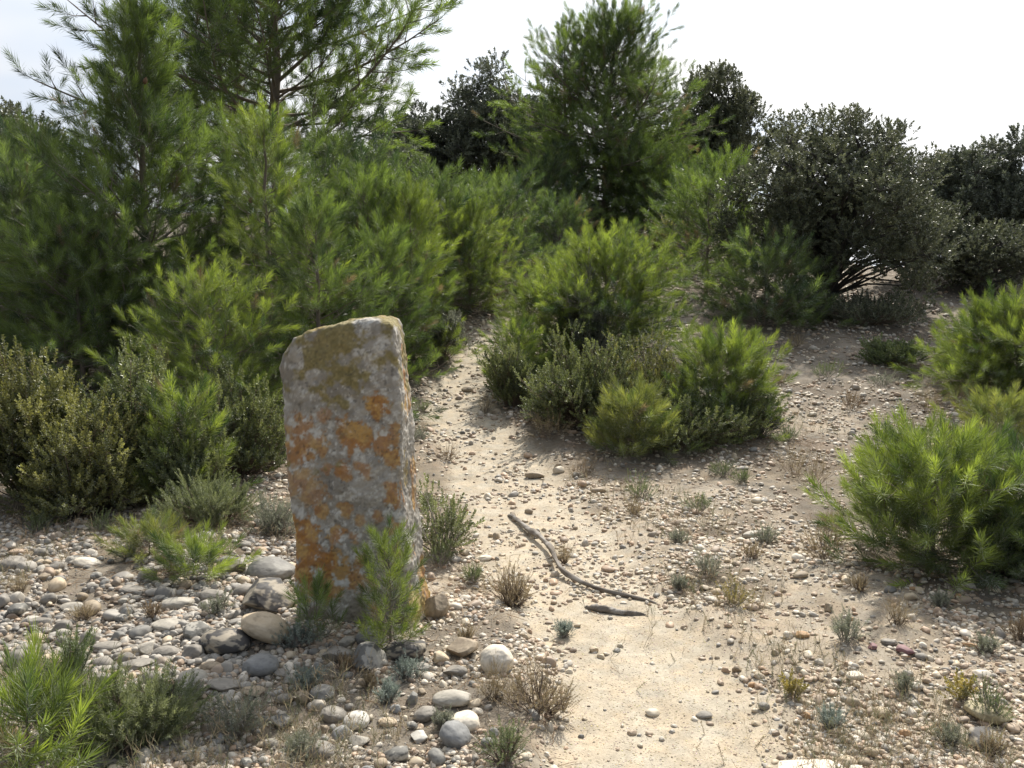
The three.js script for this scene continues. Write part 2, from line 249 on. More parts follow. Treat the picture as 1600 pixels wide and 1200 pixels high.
class Leaves {                                                           // where the sprays of one plant go
  constructor(R, tones) { this.at = []; this.R = R; this.tones = tones; }
  add(pos, dir, scale, tone) { this.at.push([pos.clone(), dir.clone().normalize(), scale, tone]); }
  build(kind, material, parent, name) {
    const kinds = SPRAY[kind], up = V(0, 1, 0), q = new THREE.Quaternion(), roll = new THREE.Quaternion(), m = new THREE.Matrix4(), c = new THREE.Color(), [dark, light] = this.tones;
    kinds.forEach((geo, k) => {
      const mine = this.at.filter((_, i) => i % kinds.length === k); if (!mine.length) return;
      const o = shadows(new THREE.InstancedMesh(geo, material, mine.length)); o.name = name; o.userData.kind = 'stuff';
      mine.forEach(([p, d, s, tone], i) => {
        q.setFromUnitVectors(up, d); roll.setFromAxisAngle(up, this.R() * 6.283); q.multiply(roll); m.compose(p, q, V(s, s * (0.9 + 0.25 * this.R()), s)); o.setMatrixAt(i, m);
        const t = clamp((tone ?? 0.5) + (this.R() - 0.5) * 0.6), b = 0.72 + 0.56 * this.R(); c.setRGB(...(kind.startsWith('pine') && this.R() < 0.015 ? [0.22, 0.165, 0.07] : mix3(dark, light, t)).map((x) => x * b)); o.setColorAt(i, c);
      });
      parent.add(o);
    });
  }
}
const along = (pts, u) => { const f = clamp(u, 0, 0.9999) * (pts.length - 1), k = Math.floor(f); return pts[k].clone().lerp(pts[k + 1], f - k); };
const heading = (pts, u) => { const k = Math.min(pts.length - 2, Math.floor(clamp(u, 0, 0.9999) * (pts.length - 1))); return pts[k + 1].clone().sub(pts[k]).normalize(); };
const polar = (az, el) => V(Math.cos(el) * Math.cos(az), Math.sin(el), Math.cos(el) * Math.sin(az));
const PROFILE = {
  broad: (t) => Math.pow(1 - t, 0.5) * 0.93 + 0.1,
  cone: (t) => Math.pow(1 - t, 0.75) * 0.97 + 0.06, bush: (t) => Math.sqrt(Math.max(0, 1 - t * t)) * 0.9 + 0.14, open: (t) => Math.min(1, (1 - t) * 1.6) * 0.95 + 0.1, round: (t) => Math.sin(Math.PI * clamp(t * 0.85 + 0.15)) * 0.95 + 0.1,
};
const TONE = { pine: [[0.034, 0.068, 0.013], [0.225, 0.315, 0.042]], pineDark: [[0.032, 0.066, 0.018], [0.195, 0.270, 0.048]], pineBright: [[0.045, 0.086, 0.012], [0.310, 0.390, 0.042]], pineYellow: [[0.10, 0.145, 0.025], [0.29, 0.31, 0.05]],  // pineDark: slightly bluer pine green, also darkened to paint in oak shade
  oak: [[0.056, 0.070, 0.034], [0.195, 0.210, 0.110]], oakDark: [[0.050, 0.064, 0.038], [0.165, 0.185, 0.110]], kermes: [[0.065, 0.090, 0.028], [0.255, 0.285, 0.082]], kermesYellow: [[0.085, 0.100, 0.026], [0.315, 0.310, 0.075]], grey: [[0.10, 0.11, 0.075], [0.23, 0.24, 0.17]],
  rosemary: [[0.085, 0.112, 0.038], [0.29, 0.32, 0.12]], sage: [[0.15, 0.165, 0.11], [0.30, 0.31, 0.21]], blue: [[0.15, 0.185, 0.155], [0.30, 0.35, 0.29]], dry: [[0.20, 0.145, 0.075], [0.40, 0.32, 0.17]], brown: [[0.13, 0.085, 0.045], [0.27, 0.19, 0.09]], green: [[0.08, 0.12, 0.035], [0.23, 0.27, 0.095]], yellow: [[0.20, 0.18, 0.05], [0.42, 0.34, 0.08]] };

function pine(o) {
  const [x, d, H, Rad] = o.spot, R = rng(o.seed), far = o.far ?? d > 12, kind = far ? 'pineFar' : 'pine', g = thing(o.name ?? 'pine_tree', o.label, o.category ?? 'pine', o.group, x, groundY(x, -d), -d);
  const leaves = new Leaves(R, TONE[o.tone ?? 'pine']), base = o.base ?? 0.03, lean = o.lean ?? [0, 0], tr = o.trunk ?? H * 0.013 + 0.006, trunk = [];
  for (let k = 0; k <= 9; k++) { const t = k / 9; trunk.push(V(lean[0] * t * t + (R() - 0.5) * 0.02 * H * (k ? 1 : 0) * 0.5, -0.06 + (H * 0.96 + 0.06) * t, lean[1] * t * t + (R() - 0.5) * 0.01 * H)); }
  const nB = o.branches, ss = o.shoot ?? (far ? 1.25 : 1), prof = PROFILE[o.profile ?? 'bush'], woods = [new Wood().tube(trunk, tr, tr * 0.18, 8)], lump = (az, t) => 0.88 + 0.62 * noise(Math.cos(az) * 1.7 + o.seed * 2.3, t * 4.2, Math.sin(az) * 1.5);
  for (let i = 0; i < nB; i++) {
    const t = clamp(base + (1 - base) * Math.pow((i + R()) / nB, o.crowd ?? 0.95), 0, 0.985), az = i * 2.39996 + (R() - 0.5) * 0.8, L = Math.max(0.08, Rad * prof((t - base) / (1 - base)) * lump(az, t) * (0.72 + 0.45 * R()));
    const e0 = mix(o.e0 ?? -0.08, o.e1 ?? 0.75, t ** 1.3) + (R() - 0.5) * 0.45, curl = (o.curl ?? 0.4) * (R() * 1.6 - 0.2), pts = [along(trunk, t)], n = 6, toneB = R() * 0.8 + 0.1; let a = az;
    for (let k = 1; k <= n; k++) { a += (R() - 0.5) * 0.5; pts.push(pts[k - 1].clone().addScaledVector(polar(a, e0 + curl * (k / n) ** 1.3), L / n)); if (pts[k].y < 0.03) pts[k].y = 0.03; }
    const br = Math.max(0.003, tr * mix(0.34, 0.16, t) * (L / (Rad + 0.01)) ** 0.5), w = o.showBranches || !woods[1] ? new Wood() : woods[1]; if (w !== woods[1]) woods.push(w);
    w.tube(pts, br, br * 0.25, far ? 4 : 5);
    const step = (o.subStep ?? (far ? 0.15 : 0.085)) * 1.15, nS = Math.max(2, Math.ceil(L * (1 - (o.bare ?? 0.2)) / step));
    for (let j = 0; j <= nS; j++) {
      const u = mix(o.bare ?? 0.2, 1, j / nS), q = along(pts, u), h = heading(pts, u), last = j === nS, rf = j * 2.6 + R();
      const L2 = last ? (o.twig ?? 0.13) : (L * (1 - u) * 0.34 + (o.twig ?? 0.13)) * (0.6 + 0.7 * R()), s1 = V(-h.z, 0, h.x).normalize(), s2 = V(0, 0, 0).crossVectors(s1, h);
      const dir = last ? h.clone() : h.clone().multiplyScalar(0.75).addScaledVector(s1, Math.cos(rf)).addScaledVector(s2, Math.sin(rf) * 0.8).normalize(), p2 = [q], mid = q.clone().addScaledVector(dir, L2 * 0.5); dir.y += 0.22; dir.normalize(); p2.push(mid, mid.clone().addScaledVector(dir, L2 * 0.5));
      w.tube(p2, br * 0.34 + 0.001, 0.0016, 3);
      const nn = Math.max(1, Math.round(L2 / (o.step ?? (far ? 0.15 : 0.095))));
      for (let s = 0; s < nn; s++) {
        const v = 1 - s / nn * 0.85, dd = heading(p2, v).multiplyScalar(s ? 0.8 : 1.4).add(V((R() - 0.5) * (s ? 1.8 : 0.8), 0.10 + R() * (o.upright ?? 0.45), (R() - 0.5) * (s ? 1.8 : 0.8)));
        leaves.add(along(p2, v), dd, ss * (s ? 0.85 : 1.08) * (0.75 + 0.45 * R()), toneB);
      }
    }
  }
  for (let k = 0; k < 6; k++) leaves.add(along(trunk, 0.92 + 0.08 * R()), V((R() - 0.5) * 1.2, 1, (R() - 0.5) * 1.2), ss, 0.6);
  let top = 0; for (const [q, dd, sc] of leaves.at) top = Math.max(top, q.y + Math.max(0, dd.y) * 0.17 * sc);
  const fit = H / top; for (const l of leaves.at) l[0].y *= fit; for (const w of woods) for (let k = 1; k < w.p.length; k += 3) w.p[k] *= fit; for (const q of trunk) q.y *= fit;
  part('trunk', woods[0].geometry(), o.bark ?? M.bark, g); woods.slice(1).forEach((w) => part(o.showBranches ? 'branch' : 'branches', w.geometry(), o.branchBark ?? M.bark, g, true));
  leaves.build(kind, M.needle, g, 'needles');
  for (let k = 0; k < (o.cones ?? 0); k++) {                              // brown cones close to the trunk
    const t = mix(0.35, 0.85, R()), a = R() * 6.28, p = along(trunk, t).addScaledVector(polar(a, 0.2), 0.15 + 0.45 * R()); const prof2 = []; for (let m = 0; m <= 10; m++) { const y = m / 10; prof2.push(new THREE.Vector2(0.0005 + 0.024 * Math.sin(Math.PI * Math.pow(1 - y, 0.75)) * (m % 2 ? 1.06 : 0.92), y * 0.085)); }
    const c = part('cone', new THREE.LatheGeometry(prof2, 9), M.cone, g); c.position.copy(p); c.rotation.set(2.3 + R(), a, R());
  }
  return g;
}
function oak(o) {                                                        // trunk, limbs to leaf clumps, twigs with small leathery leaves
  const [x, d, H, Rad] = o.spot, R = rng(o.seed), g = thing(o.name ?? 'holm_oak', o.label, o.category ?? 'oak', o.group, x, groundY(x, -d), -d), leaves = new Leaves(R, TONE[o.tone ?? 'oak']);
  const stems = o.stems ?? 2, low = o.low ?? 0.25, limbs = new Wood(), tops = [], tw = new Wood();
  for (let s = 0; s < stems; s++) {
    const a = s / stems * 6.28 + R(), pts = []; const reach = Rad * (stems > 1 ? 0.35 : 0.12);
    for (let k = 0; k <= 6; k++) { const t = k / 6; pts.push(V(Math.cos(a) * reach * t ** 1.4 + (R() - 0.5) * 0.09, -0.08 + H * 0.72 * t, Math.sin(a) * reach * t ** 1.4 + (R() - 0.5) * 0.09)); }
    part('trunk', new Wood().tube(pts, (o.trunk ?? 0.10) * (0.8 + 0.4 * R()), 0.03, 8).geometry(), M.oakBark, g); tops.push(pts);
  }
  for (let c = 0; c < o.clumps; c++) {
    const el = Math.asin(mix(-0.55, 1, (c + R()) / o.clumps)), az = c * 2.39996 + R(), lump = 0.80 + 0.34 * noise(Math.cos(az) * 1.7 + o.seed, el * 2.2, Math.sin(az) * 1.7), rr = Math.pow(R(), 0.28) * lump, v = polar(az, el);
    const mid = low + (1 - low) * 0.5, ctr = V(v.x * Rad * rr, H * (mid + v.y * rr * (1 - low) * 0.5), v.z * Rad * rr); if (ctr.y < 0.15) ctr.y = 0.15;
    const pts = tops[c % stems], t = clamp(ctr.y / H / 0.72 - 0.25, 0.08, 0.95), from = along(pts, t), m1 = from.clone().lerp(ctr, 0.5); m1.y += 0.08 * H * (R() - 0.1); m1.x += (R() - 0.5) * 0.15 * Rad;
    limbs.tube([from, from.clone().lerp(m1, 0.55).add(V((R() - 0.5) * 0.1, 0, (R() - 0.5) * 0.1)), m1, ctr], 0.032, 0.008, 5);
    const rc = (o.clumpSize ?? 0.24) * Rad * (0.7 + 0.6 * R()), tone = R() * 0.6 + 0.15;
    for (let k = 0; k < o.sprays; k++) {
      const dir = V(R() - 0.5, R() - 0.42, R() - 0.5).normalize(), q = ctr.clone().addScaledVector(dir, rc * Math.pow(R(), 0.45)); q.y -= rc * 0.12; const dd = dir.clone().add(V((R() - 0.5) * 0.8, 0.35 + 0.4 * R(), (R() - 0.5) * 0.8));
      if (k % 5 === 0) tw.tube([ctr, ctr.clone().lerp(q, 0.6).add(V((R() - 0.5) * 0.04, 0.03, (R() - 0.5) * 0.04)), q], 0.006, 0.002, 3);
      leaves.add(q, dd, (o.leaf ?? 1) * (0.8 + 0.5 * R()), tone);
    }
  }
  part('limbs', limbs.geometry(), M.oakBark, g, true); part('twigs', tw.geometry(), M.oakBark, g, true); leaves.build('oak', M.oakLeaf, g, 'foliage'); return g;
}
function shrub(o) {                                                      // many stems from one foot to a lobed dome
  const [x, d, H, Rad] = o.spot, R = rng(o.seed), g = thing(o.name ?? 'shrub', o.label, o.category ?? 'shrub', o.group, x, groundY(x, -d), -d), leaves = new Leaves(R, TONE[o.tone ?? 'kermes']), wood = new Wood(), kind = o.kind ?? 'kermes';
  for (let i = 0; i < o.stems; i++) {
    const el = Math.asin(mix(o.flat ?? 0.05, 1, Math.pow(R(), 0.8))), az = i * 2.39996 + R() * 0.6, lump = 0.78 + 0.42 * noise(Math.cos(az) * 1.6 + o.seed * 3.7, el * 2.4, Math.sin(az) * 1.6), v = polar(az, el), reach = lump * (0.6 + 0.45 * R());
    const end = V(v.x * Rad * reach, Math.max(0.03, H * (v.y * 0.86 + 0.14) * reach), v.z * Rad * reach), foot = V(v.x * Rad * 0.25 * R(), -0.02, v.z * Rad * 0.25 * R()), m = foot.clone().lerp(end, 0.5); m.x += (R() - 0.5) * 0.14 * Rad; m.z += (R() - 0.5) * 0.14 * Rad; m.y += 0.06 * H * R();
    const pts = [foot, foot.clone().lerp(m, 0.6), m, m.clone().lerp(end, 0.55).add(V((R() - 0.5) * 0.05 * Rad, 0, (R() - 0.5) * 0.05 * Rad)), end]; wood.tube(pts, o.stemR ?? 0.005, 0.0015, 3);
    const tone = R() * 0.6 + 0.2, nn = o.per;
    for (let k = 0; k < nn; k++) {
      const u = mix(o.from ?? 0.42, 1, Math.pow(R(), 0.7)), q = along(pts, u), out = heading(pts, u), off = V(R() - 0.5, R() - 0.3, R() - 0.5).multiplyScalar((o.spread ?? 0.12) * (0.4 + R())), e = q.clone().add(off);
      if (k % 2 === 0) wood.tube([q, q.clone().lerp(e, 0.5), e], 0.002, 0.001, 3);
      leaves.add(k ? e : end, out.multiplyScalar(0.7).add(off.normalize().multiplyScalar(0.6)).add(V((R() - 0.5) * 0.5, 0.35 * (o.upright ?? 1), (R() - 0.5) * 0.5)), (o.leaf ?? 1) * (0.75 + 0.5 * R()), tone);
    }
  }
  part('stems', wood.geometry(), o.wood ?? M.twig, g, true); leaves.build(kind, o.mat ?? M.shrubLeaf, g, 'foliage'); return g;
}
const SPOT = {
  pineLeft: [-4.06, 9.60, 4.27, 1.46],
  pineLeft2: [-2.52, 9.00, 3.09, 0.80],
  pineTall: [-4.04, 15.00, 7.35, 2.51],
  pineDark: [-5.86, 18.00, 5.80, 1.40],
  pineL3: [-1.81, 11.00, 2.49, 0.94],
  pineL4: [-1.23, 10.60, 2.23, 0.59],
  pineL5: [-0.63, 13.00, 1.83, 0.72],
  pineL6: [-0.28, 15.00, 2.04, 1.06],
  pineL7: [-1.88, 8.40, 2.23, 0.81],
  pineEdge: [-5.40, 9.50, 2.69, 0.92],
  pineL8: [-2.60, 7.40, 1.76, 0.69],
  pineL9: [-1.44, 9.60, 1.90, 0.61],
  pineL0: [-4.41, 8.80, 2.15, 0.98],
  pineCentre: [2.33, 21.50, 5.63, 2.63],
  pineCentreLow: [0.75, 20.00, 2.09, 1.34],
  pineC2: [3.22, 20.50, 2.28, 1.45],
  pineMid: [1.15, 10.60, 1.72, 1.02],
  pineMid2: [0.38, 10.20, 1.19, 0.38],
  pineSprig: [0.04, 9.40, 0.91, 0.25],
  pineMound: [1.94, 8.00, 1.04, 0.56],
  pineYellow: [1.03, 6.90, 0.82, 0.33],
  pineShade: [3.65, 12.50, 1.43, 0.93],
  pineShade2: [3.25, 14.50, 2.26, 0.86],
  pineRight: [5.24, 9.40, 1.22, 0.94],
  pineLow: [4.26, 7.40, 0.51, 0.36],
  pineFront: [2.24, 4.50, 0.81, 0.55],
  pineSeed: [-0.55, 3.45, 0.66, 0.19],
  pineSmallLeft: [-2.27, 5.90, 0.87, 0.26],
  pineTuftA: [-2.03, 4.68, 0.19, 0.13],
  pineTuftB: [-1.65, 4.32, 0.23, 0.13],
  pineCorner: [-1.54, 2.55, 0.47, 0.21],
  oakBig: [5.21, 13.80, 3.12, 1.84],
  oakRight: [8.90, 17.00, 2.57, 1.33],
  oakEdge: [11.00, 17.50, 2.27, 0.91],
  oakRightLow: [7.19, 15.50, 1.59, 0.86],
  oakBackA: [-0.58, 26.00, 4.20, 1.45],
  oakBackB: [-2.82, 26.00, 3.12, 1.16],
  oakBackC: [5.80, 25.00, 4.21, 1.30],
  oakBackD: [0.71, 27.00, 3.87, 1.20],
  oakLeft: [-9.54, 17.00, 3.23, 1.20],
  oakBackE: [4.61, 28.00, 2.63, 1.87],
  oakFill: [-3.59, 20.00, 1.81, 1.19],
  shA: [-3.35, 5.90, 1.40, 0.48],
  shB: [-2.78, 6.20, 1.18, 0.51],
  shC: [-2.85, 5.60, 0.86, 0.50],
  shD: [-2.25, 6.60, 0.92, 0.44],
  shE: [-2.19, 5.75, 0.63, 0.30],
  shMound: [0.50, 8.30, 0.94, 0.71],
  shMoundR: [1.20, 8.70, 0.92, 0.48],
  shMoundL: [0.00, 8.80, 0.74, 0.33],
  shTwig: [1.48, 8.60, 0.91, 0.38],
  shGrey: [-0.87, 10.60, 0.75, 0.35],
  shGrey2: [0.90, 10.00, 1.28, 0.33],
  shStone: [-0.39, 4.75, 0.45, 0.18],
  shStoneL: [-1.92, 5.35, 0.29, 0.32],
  shStoneL2: [-1.48, 5.20, 0.23, 0.19],
  shOakFoot: [5.14, 12.50, 0.34, 1.02],
  shOakFoot2: [4.63, 10.50, 0.21, 0.47],
  shOakFoot3: [4.38, 13.00, 0.61, 0.58],
  shUnderFront: [2.60, 4.40, 0.33, 0.20],
  shMoundFoot: [2.30, 7.90, 0.50, 0.21],
  shFar1: [0.94, 18.00, 0.93, 0.60],
  shFar2: [2.75, 16.00, 1.13, 0.48],
  shFar3: [3.98, 19.00, 1.89, 0.71],
  shCorner: [-1.24, 2.72, 0.23, 0.22],
  shCorner2: [-1.50, 2.75, 0.35, 0.14],
  shThyme: [0.10, 2.95, 0.14, 0.19],
  shThyme2: [0.00, 4.05, 0.20, 0.14],
  shThyme3: [-0.02, 2.60, 0.12, 0.08],
};
const STONE_SPOTS = [[-1.044,3.490,0.200,0.123,'tan'], [-1.274,4.360,0.240,0.150,'dark'], [-1.156,3.885,0.261,0.196,'black'], [-1.470,4.405,0.141,0.115,'grey'], [-1.193,3.425,0.204,0.120,'black'], [-1.004,3.260,0.140,0.110,'blue'], [-0.913,3.240,0.055,0.045,'grey'], [-0.444,3.355,0.185,0.118,'black'], [-0.569,3.260,0.150,0.135,'mottle'], [-0.694,3.300,0.131,0.086,'grey'], [-0.697,3.490,0.069,0.053,'pale'], [-0.607,3.505,0.113,0.080,'dark'], [-0.203,3.350,0.128,0.102,'brown'], [-0.058,3.215,0.123,0.148,'cream'], [-0.348,3.775,0.104,0.179,'brown'], [-0.287,3.290,0.070,0.060,'tan'], [-0.221,3.185,0.088,0.068,'grey'], [-0.341,3.210,0.079,0.049,'grey'], [-0.218,2.955,0.140,0.068,'pale'], [-0.164,2.815,0.103,0.090,'cream'], [-0.309,2.875,0.079,0.057,'grey'], [-0.188,2.710,0.108,0.091,'blue'], [-0.539,2.820,0.086,0.065,'white'], [-0.629,2.860,0.096,0.057,'grey'], [-0.808,2.830,0.091,0.056,'mottle'], [-0.434,2.830,0.065,0.032,'tan'], [-0.767,2.965,0.059,0.073,'brown'], [-0.694,2.980,0.087,0.064,'dark'], [-2.292,4.495,0.144,0.062,'cream'], [-2.710,4.500,0.145,0.103,'grey'], [-1.606,3.960,0.151,0.073,'pale'], [-1.892,4.125,0.126,0.047,'grey'], [-1.546,3.465,0.090,0.079,'pale'], [-1.439,3.420,0.110,0.058,'grey'], [-1.736,3.520,0.124,0.048,'grey'], [-1.536,3.705,0.153,0.057,'pale'], [-1.372,3.580,0.115,0.088,'mottle'], [-1.513,3.320,0.122,0.056,'grey'], [0.971,2.585,0.221,0.051,'cream'], [1.091,2.630,0.060,0.056,'tan'], [1.108,2.580,0.051,0.039,'cream'], [1.329,2.930,0.058,0.040,'tan'], [1.011,2.715,0.054,0.033,'brown'], [0.700,2.975,0.059,0.027,'grey'], [1.606,3.360,0.072,0.046,'purple'], [1.485,3.390,0.039,0.029,'purple'], [1.578,3.440,0.068,0.032,'grey'], [1.323,3.160,0.063,0.036,'cream'], [1.609,2.740,0.130,0.092,'black'], [1.719,2.895,0.186,0.089,'olive'], [0.350,3.520,0.040,0.038,'tan'], [0.640,6.245,0.134,0.062,'brown'], [0.182,6.680,0.153,0.072,'brown'], [-0.494,9.430,0.123,0.087,'brown'], [1.480,5.095,0.140,0.055,'pale'], [1.476,4.260,0.085,0.039,'brown'], [1.918,3.425,0.084,0.031,'rust'], [1.253,3.555,0.065,0.038,'rust'], [0.918,4.305,0.053,0.043,'tan'], [0.262,4.755,0.051,0.044,'tan'], [-0.159,4.710,0.086,0.043,'cream'], [-0.624,2.630,0.093,0.052,'grey'], [-0.509,2.685,0.074,0.045,'pale'], [-0.373,2.620,0.080,0.052,'mottle'], [-0.313,2.740,0.063,0.042,'white'], [-2.050,3.470,0.090,0.048,'grey'], [-1.894,3.460,0.074,0.042,'pale'], [-2.154,3.760,0.115,0.052,'grey'], [-2.113,3.965,0.109,0.042,'pale'], [-1.463,4.035,0.111,0.056,'grey'], [-1.231,3.150,0.106,0.063,'pale'], [-1.083,3.075,0.118,0.061,'grey'], [-0.963,3.035,0.084,0.051,'brown'], [-0.853,3.165,0.073,0.048,'grey'], [-1.200,3.275,0.085,0.050,'brown']];
const HERB_SPOTS = [[0.33,7.59,0.169,'dry'], [0.93,6.09,0.172,'green'], [1.26,5.69,0.110,'green'], [0.57,6.70,0.080,'dry'], [1.64,6.57,0.117,'green'], [2.25,6.30,0.169,'dry'], [2.19,6.57,0.127,'dry'], [1.70,4.57,0.149,'dry'], [1.32,4.62,0.076,'dry'], [1.02,4.36,0.097,'sage'], [1.05,3.94,0.088,'yellow'], [1.40,3.46,0.103,'sage'], [0.97,4.91,0.051,'sage'], [0.23,3.66,0.054,'blue'], [1.12,2.86,0.055,'blue'], [1.66,3.02,0.058,'flower'], [1.70,2.90,0.086,'green'], [1.05,3.07,0.032,'flower'], [0.81,5.61,0.075,'dry'], [1.94,3.37,0.065,'sage'], [4.16,9.59,0.185,'sage'], [3.55,7.59,0.169,'dry'], [2.98,9.59,0.157,'dry'], [0.84,4.18,0.037,'sage'], [-0.54,7.11,0.106,'dry'], [-0.83,7.59,0.124,'sage'], [-0.91,8.63,0.128,'green'], [-0.57,5.77,0.086,'green'], [1.69,3.63,0.054,'dry'], [1.99,3.84,0.063,'sage'], [1.69,4.05,0.060,'dry'], [2.46,7.59,0.124,'green'], [3.43,8.63,0.192,'dry'], [4.21,8.63,0.179,'dry'], [1.12,7.40,0.110,'dry'], [0.80,7.59,0.124,'dry'], [0.19,8.20,0.110,'sage'], [1.72,6.30,0.075,'green'], [1.49,4.91,0.073,'sage'], [2.03,5.31,0.118,'dry'], [-2.46,7.59,0.135,'green'], [-1.46,5.17,0.130,'sage'], [-1.11,3.56,0.069,'blue'], [-0.90,3.49,0.088,'blue'], [-0.40,3.17,0.066,'blue'], [-0.77,3.09,0.051,'blue'], [-0.94,2.77,0.124,'sage'], [-0.68,2.62,0.058,'sage'], [-1.17,2.99,0.044,'sage'], [-2.53,5.17,0.077,'green'], [-1.86,5.17,0.115,'green'], [-2.92,5.17,0.100,'green'], [-3.03,5.77,0.129,'green'], [-1.76,4.32,0.064,'dry'], [-1.37,3.84,0.063,'sage'], [-1.99,3.84,0.057,'dry'], [-0.19,3.49,0.042,'dry'], [0.00,4.09,0.067,'dry'], [-0.07,2.99,0.062,'dry'], [-0.20,4.32,0.058,'green'], [-0.39,4.57,0.102,'green'], [1.47,3.07,0.036,'sage'], [1.47,2.73,0.049,'sage'], [1.59,2.69,0.052,'dry'], [2.15,3.49,0.067,'dry'], [0.29,4.68,0.035,'dry'], [1.33,8.41,0.125,'green'], [1.66,7.59,0.124,'dry'], [2.23,7.79,0.116,'sage'], [-0.26,8.63,0.090,'dry'], [3.61,9.85,0.176,'green'], [3.66,11.17,0.166,'dry'], [4.53,8.63,0.167,'dry'], [4.41,7.59,0.113,'green'], [-0.65,3.20,0.043,'dry'], [-0.45,2.99,0.036,'blue'], [-0.24,2.81,0.038,'sage'], [-2.10,4.57,0.054,'sage'], [-2.43,4.09,0.055,'dry'], [-1.67,3.84,0.040,'dry'], [-0.54,3.09,0.028,'dry']];
// ---------- trees ----------
pine({ spot: [-4.06, 9.6, 4.27, 1.2], seed: 11, label: 'tall slender young pine with bare grey inner branches rising behind the left thicket of shrubs', profile: 'open', branches: 150, base: 0.04, e0: 0.15, e1: 0.95, curl: 0.5, tone: 'pine', trunk: 0.062, bark: M.paleBark, branchBark: M.paleBark, showBranches: true, bare: 0.28, far: false, subStep: 0.11, step: 0.085, shoot: 1.5, cones: 9, lean: [0.1, 0] });
pine({ spot: SPOT.pineLeft2, seed: 12, label: 'narrow young pine with a pointed bright top beside the tall slender pine', profile: 'cone', branches: 80, tone: 'pineBright', far: false, shoot: 1.15, cones: 2 });
pine({ spot: SPOT.pineTall, seed: 13, label: 'big open-crowned pine with a dark trunk against the sky', profile: 'open', branches: 74, base: 0.30, e0: 0.05, e1: 0.8, tone: 'pine', trunk: 0.13, showBranches: true, bare: 0.22, shoot: 1.85, subStep: 0.13, lean: [0.25, 0], twig: 0.32, curl: 0.6, step: 0.13 });
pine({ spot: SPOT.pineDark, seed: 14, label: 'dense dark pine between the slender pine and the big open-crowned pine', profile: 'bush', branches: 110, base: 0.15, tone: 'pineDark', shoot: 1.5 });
pine({ spot: SPOT.pineL3, seed: 15, label: 'broad bushy pine below the big open-crowned pine', branches: 96, tone: 'pine', profile: 'bush', far: false, shoot: 1.25, subStep: 0.11 });
pine({ spot: SPOT.pineL4, seed: 16, label: 'bright bushy young pine behind the top of the marker stone', branches: 84, tone: 'pineBright', profile: 'cone', far: false, shoot: 1.2, subStep: 0.1 });
pine({ spot: SPOT.pineL5, seed: 17, label: 'yellow-green young pine leaning over the bend of the path', branches: 84, tone: 'pineBright', profile: 'bush', far: false, shoot: 1.1, subStep: 0.1 });
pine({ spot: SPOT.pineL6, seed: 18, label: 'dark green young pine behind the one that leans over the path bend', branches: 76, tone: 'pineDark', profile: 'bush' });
pine({ spot: SPOT.pineL7, seed: 19, label: 'mid green young pine right behind the marker stone', branches: 90, tone: 'pine', profile: 'cone', far: false, shoot: 1.15, subStep: 0.1 });
pine({ spot: SPOT.pineL9, seed: 20, label: 'low dense young pine at the foot of the bright bushy pine', branches: 84, tone: 'pine', profile: 'bush', far: false, shoot: 1.15, subStep: 0.1 });
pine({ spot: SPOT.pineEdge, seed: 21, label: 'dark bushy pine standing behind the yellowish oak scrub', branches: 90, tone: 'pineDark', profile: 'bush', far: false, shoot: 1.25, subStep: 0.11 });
pine({ spot: SPOT.pineL0, seed: 22, label: 'feathery green pine at the foot of the tall slender pine', branches: 84, tone: 'pine', profile: 'bush', far: false, shoot: 1.2, subStep: 0.11 });
pine({ spot: SPOT.pineL8, seed: 23, label: 'low bright pine bush between the oak scrub and the marker stone', branches: 84, tone: 'pineBright', profile: 'bush', far: false, subStep: 0.1 });
pine({ spot: [2.3, 21.5, 5.6, 2.75], seed: 24, label: 'large pine with a double top on the crest of the hill', branches: 230, tone: 'pine', profile: 'broad', base: 0.02, shoot: 1.6, trunk: 0.11, subStep: 0.2, twig: 0.26, lean: [0.15, 0], showBranches: true });
pine({ spot: [1.30, 21.8, 5.15, 0.55], seed: 25, label: 'thin pine spire beside the large pine on the crest', branches: 46, tone: 'pine', profile: 'open', base: 0.35, shoot: 1.3, subStep: 0.22 });
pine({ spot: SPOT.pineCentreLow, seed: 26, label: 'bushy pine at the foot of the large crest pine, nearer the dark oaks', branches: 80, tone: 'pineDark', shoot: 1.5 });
pine({ spot: SPOT.pineC2, seed: 27, label: 'bushy pine at the foot of the large crest pine, nearer the big spreading oak', branches: 80, tone: 'pine', shoot: 1.5 });
pine({ spot: SPOT.pineMid, seed: 28, label: 'bright broad pine bush rising behind the low shrub mound', branches: 120, tone: 'pineBright', profile: 'bush', far: false, shoot: 1.15, subStep: 0.09 });
pine({ spot: SPOT.pineMid2, seed: 29, label: 'small pine bush joined to the broad pine behind the mound', branches: 60, tone: 'pineBright', profile: 'bush', far: false, shoot: 1.1 });
pine({ spot: SPOT.pineSprig, seed: 30, label: 'pine sapling poking out of the shrub mound beside the path', branches: 40, tone: 'pineBright', profile: 'cone', far: false });
pine({ spot: SPOT.pineMound, seed: 31, label: 'round bright pine bush at the uphill gravel side of the shrub mound', branches: 96, tone: 'pineBright', profile: 'bush', far: false, subStep: 0.08 });
pine({ spot: [1.03, 7.2, 0.62, 0.26], seed: 32, label: 'small yellow-green pine sapling in front of the shrub mound', branches: 60, tone: 'pineYellow', profile: 'cone', far: false, subStep: 0.08 });
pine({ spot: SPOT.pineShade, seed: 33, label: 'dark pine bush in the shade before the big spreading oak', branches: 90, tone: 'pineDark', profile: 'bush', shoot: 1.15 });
pine({ spot: SPOT.pineShade2, seed: 34, label: 'green pine standing against the big spreading oak on its crest-pine side', branches: 84, tone: 'pine', profile: 'bush', shoot: 1.2 });
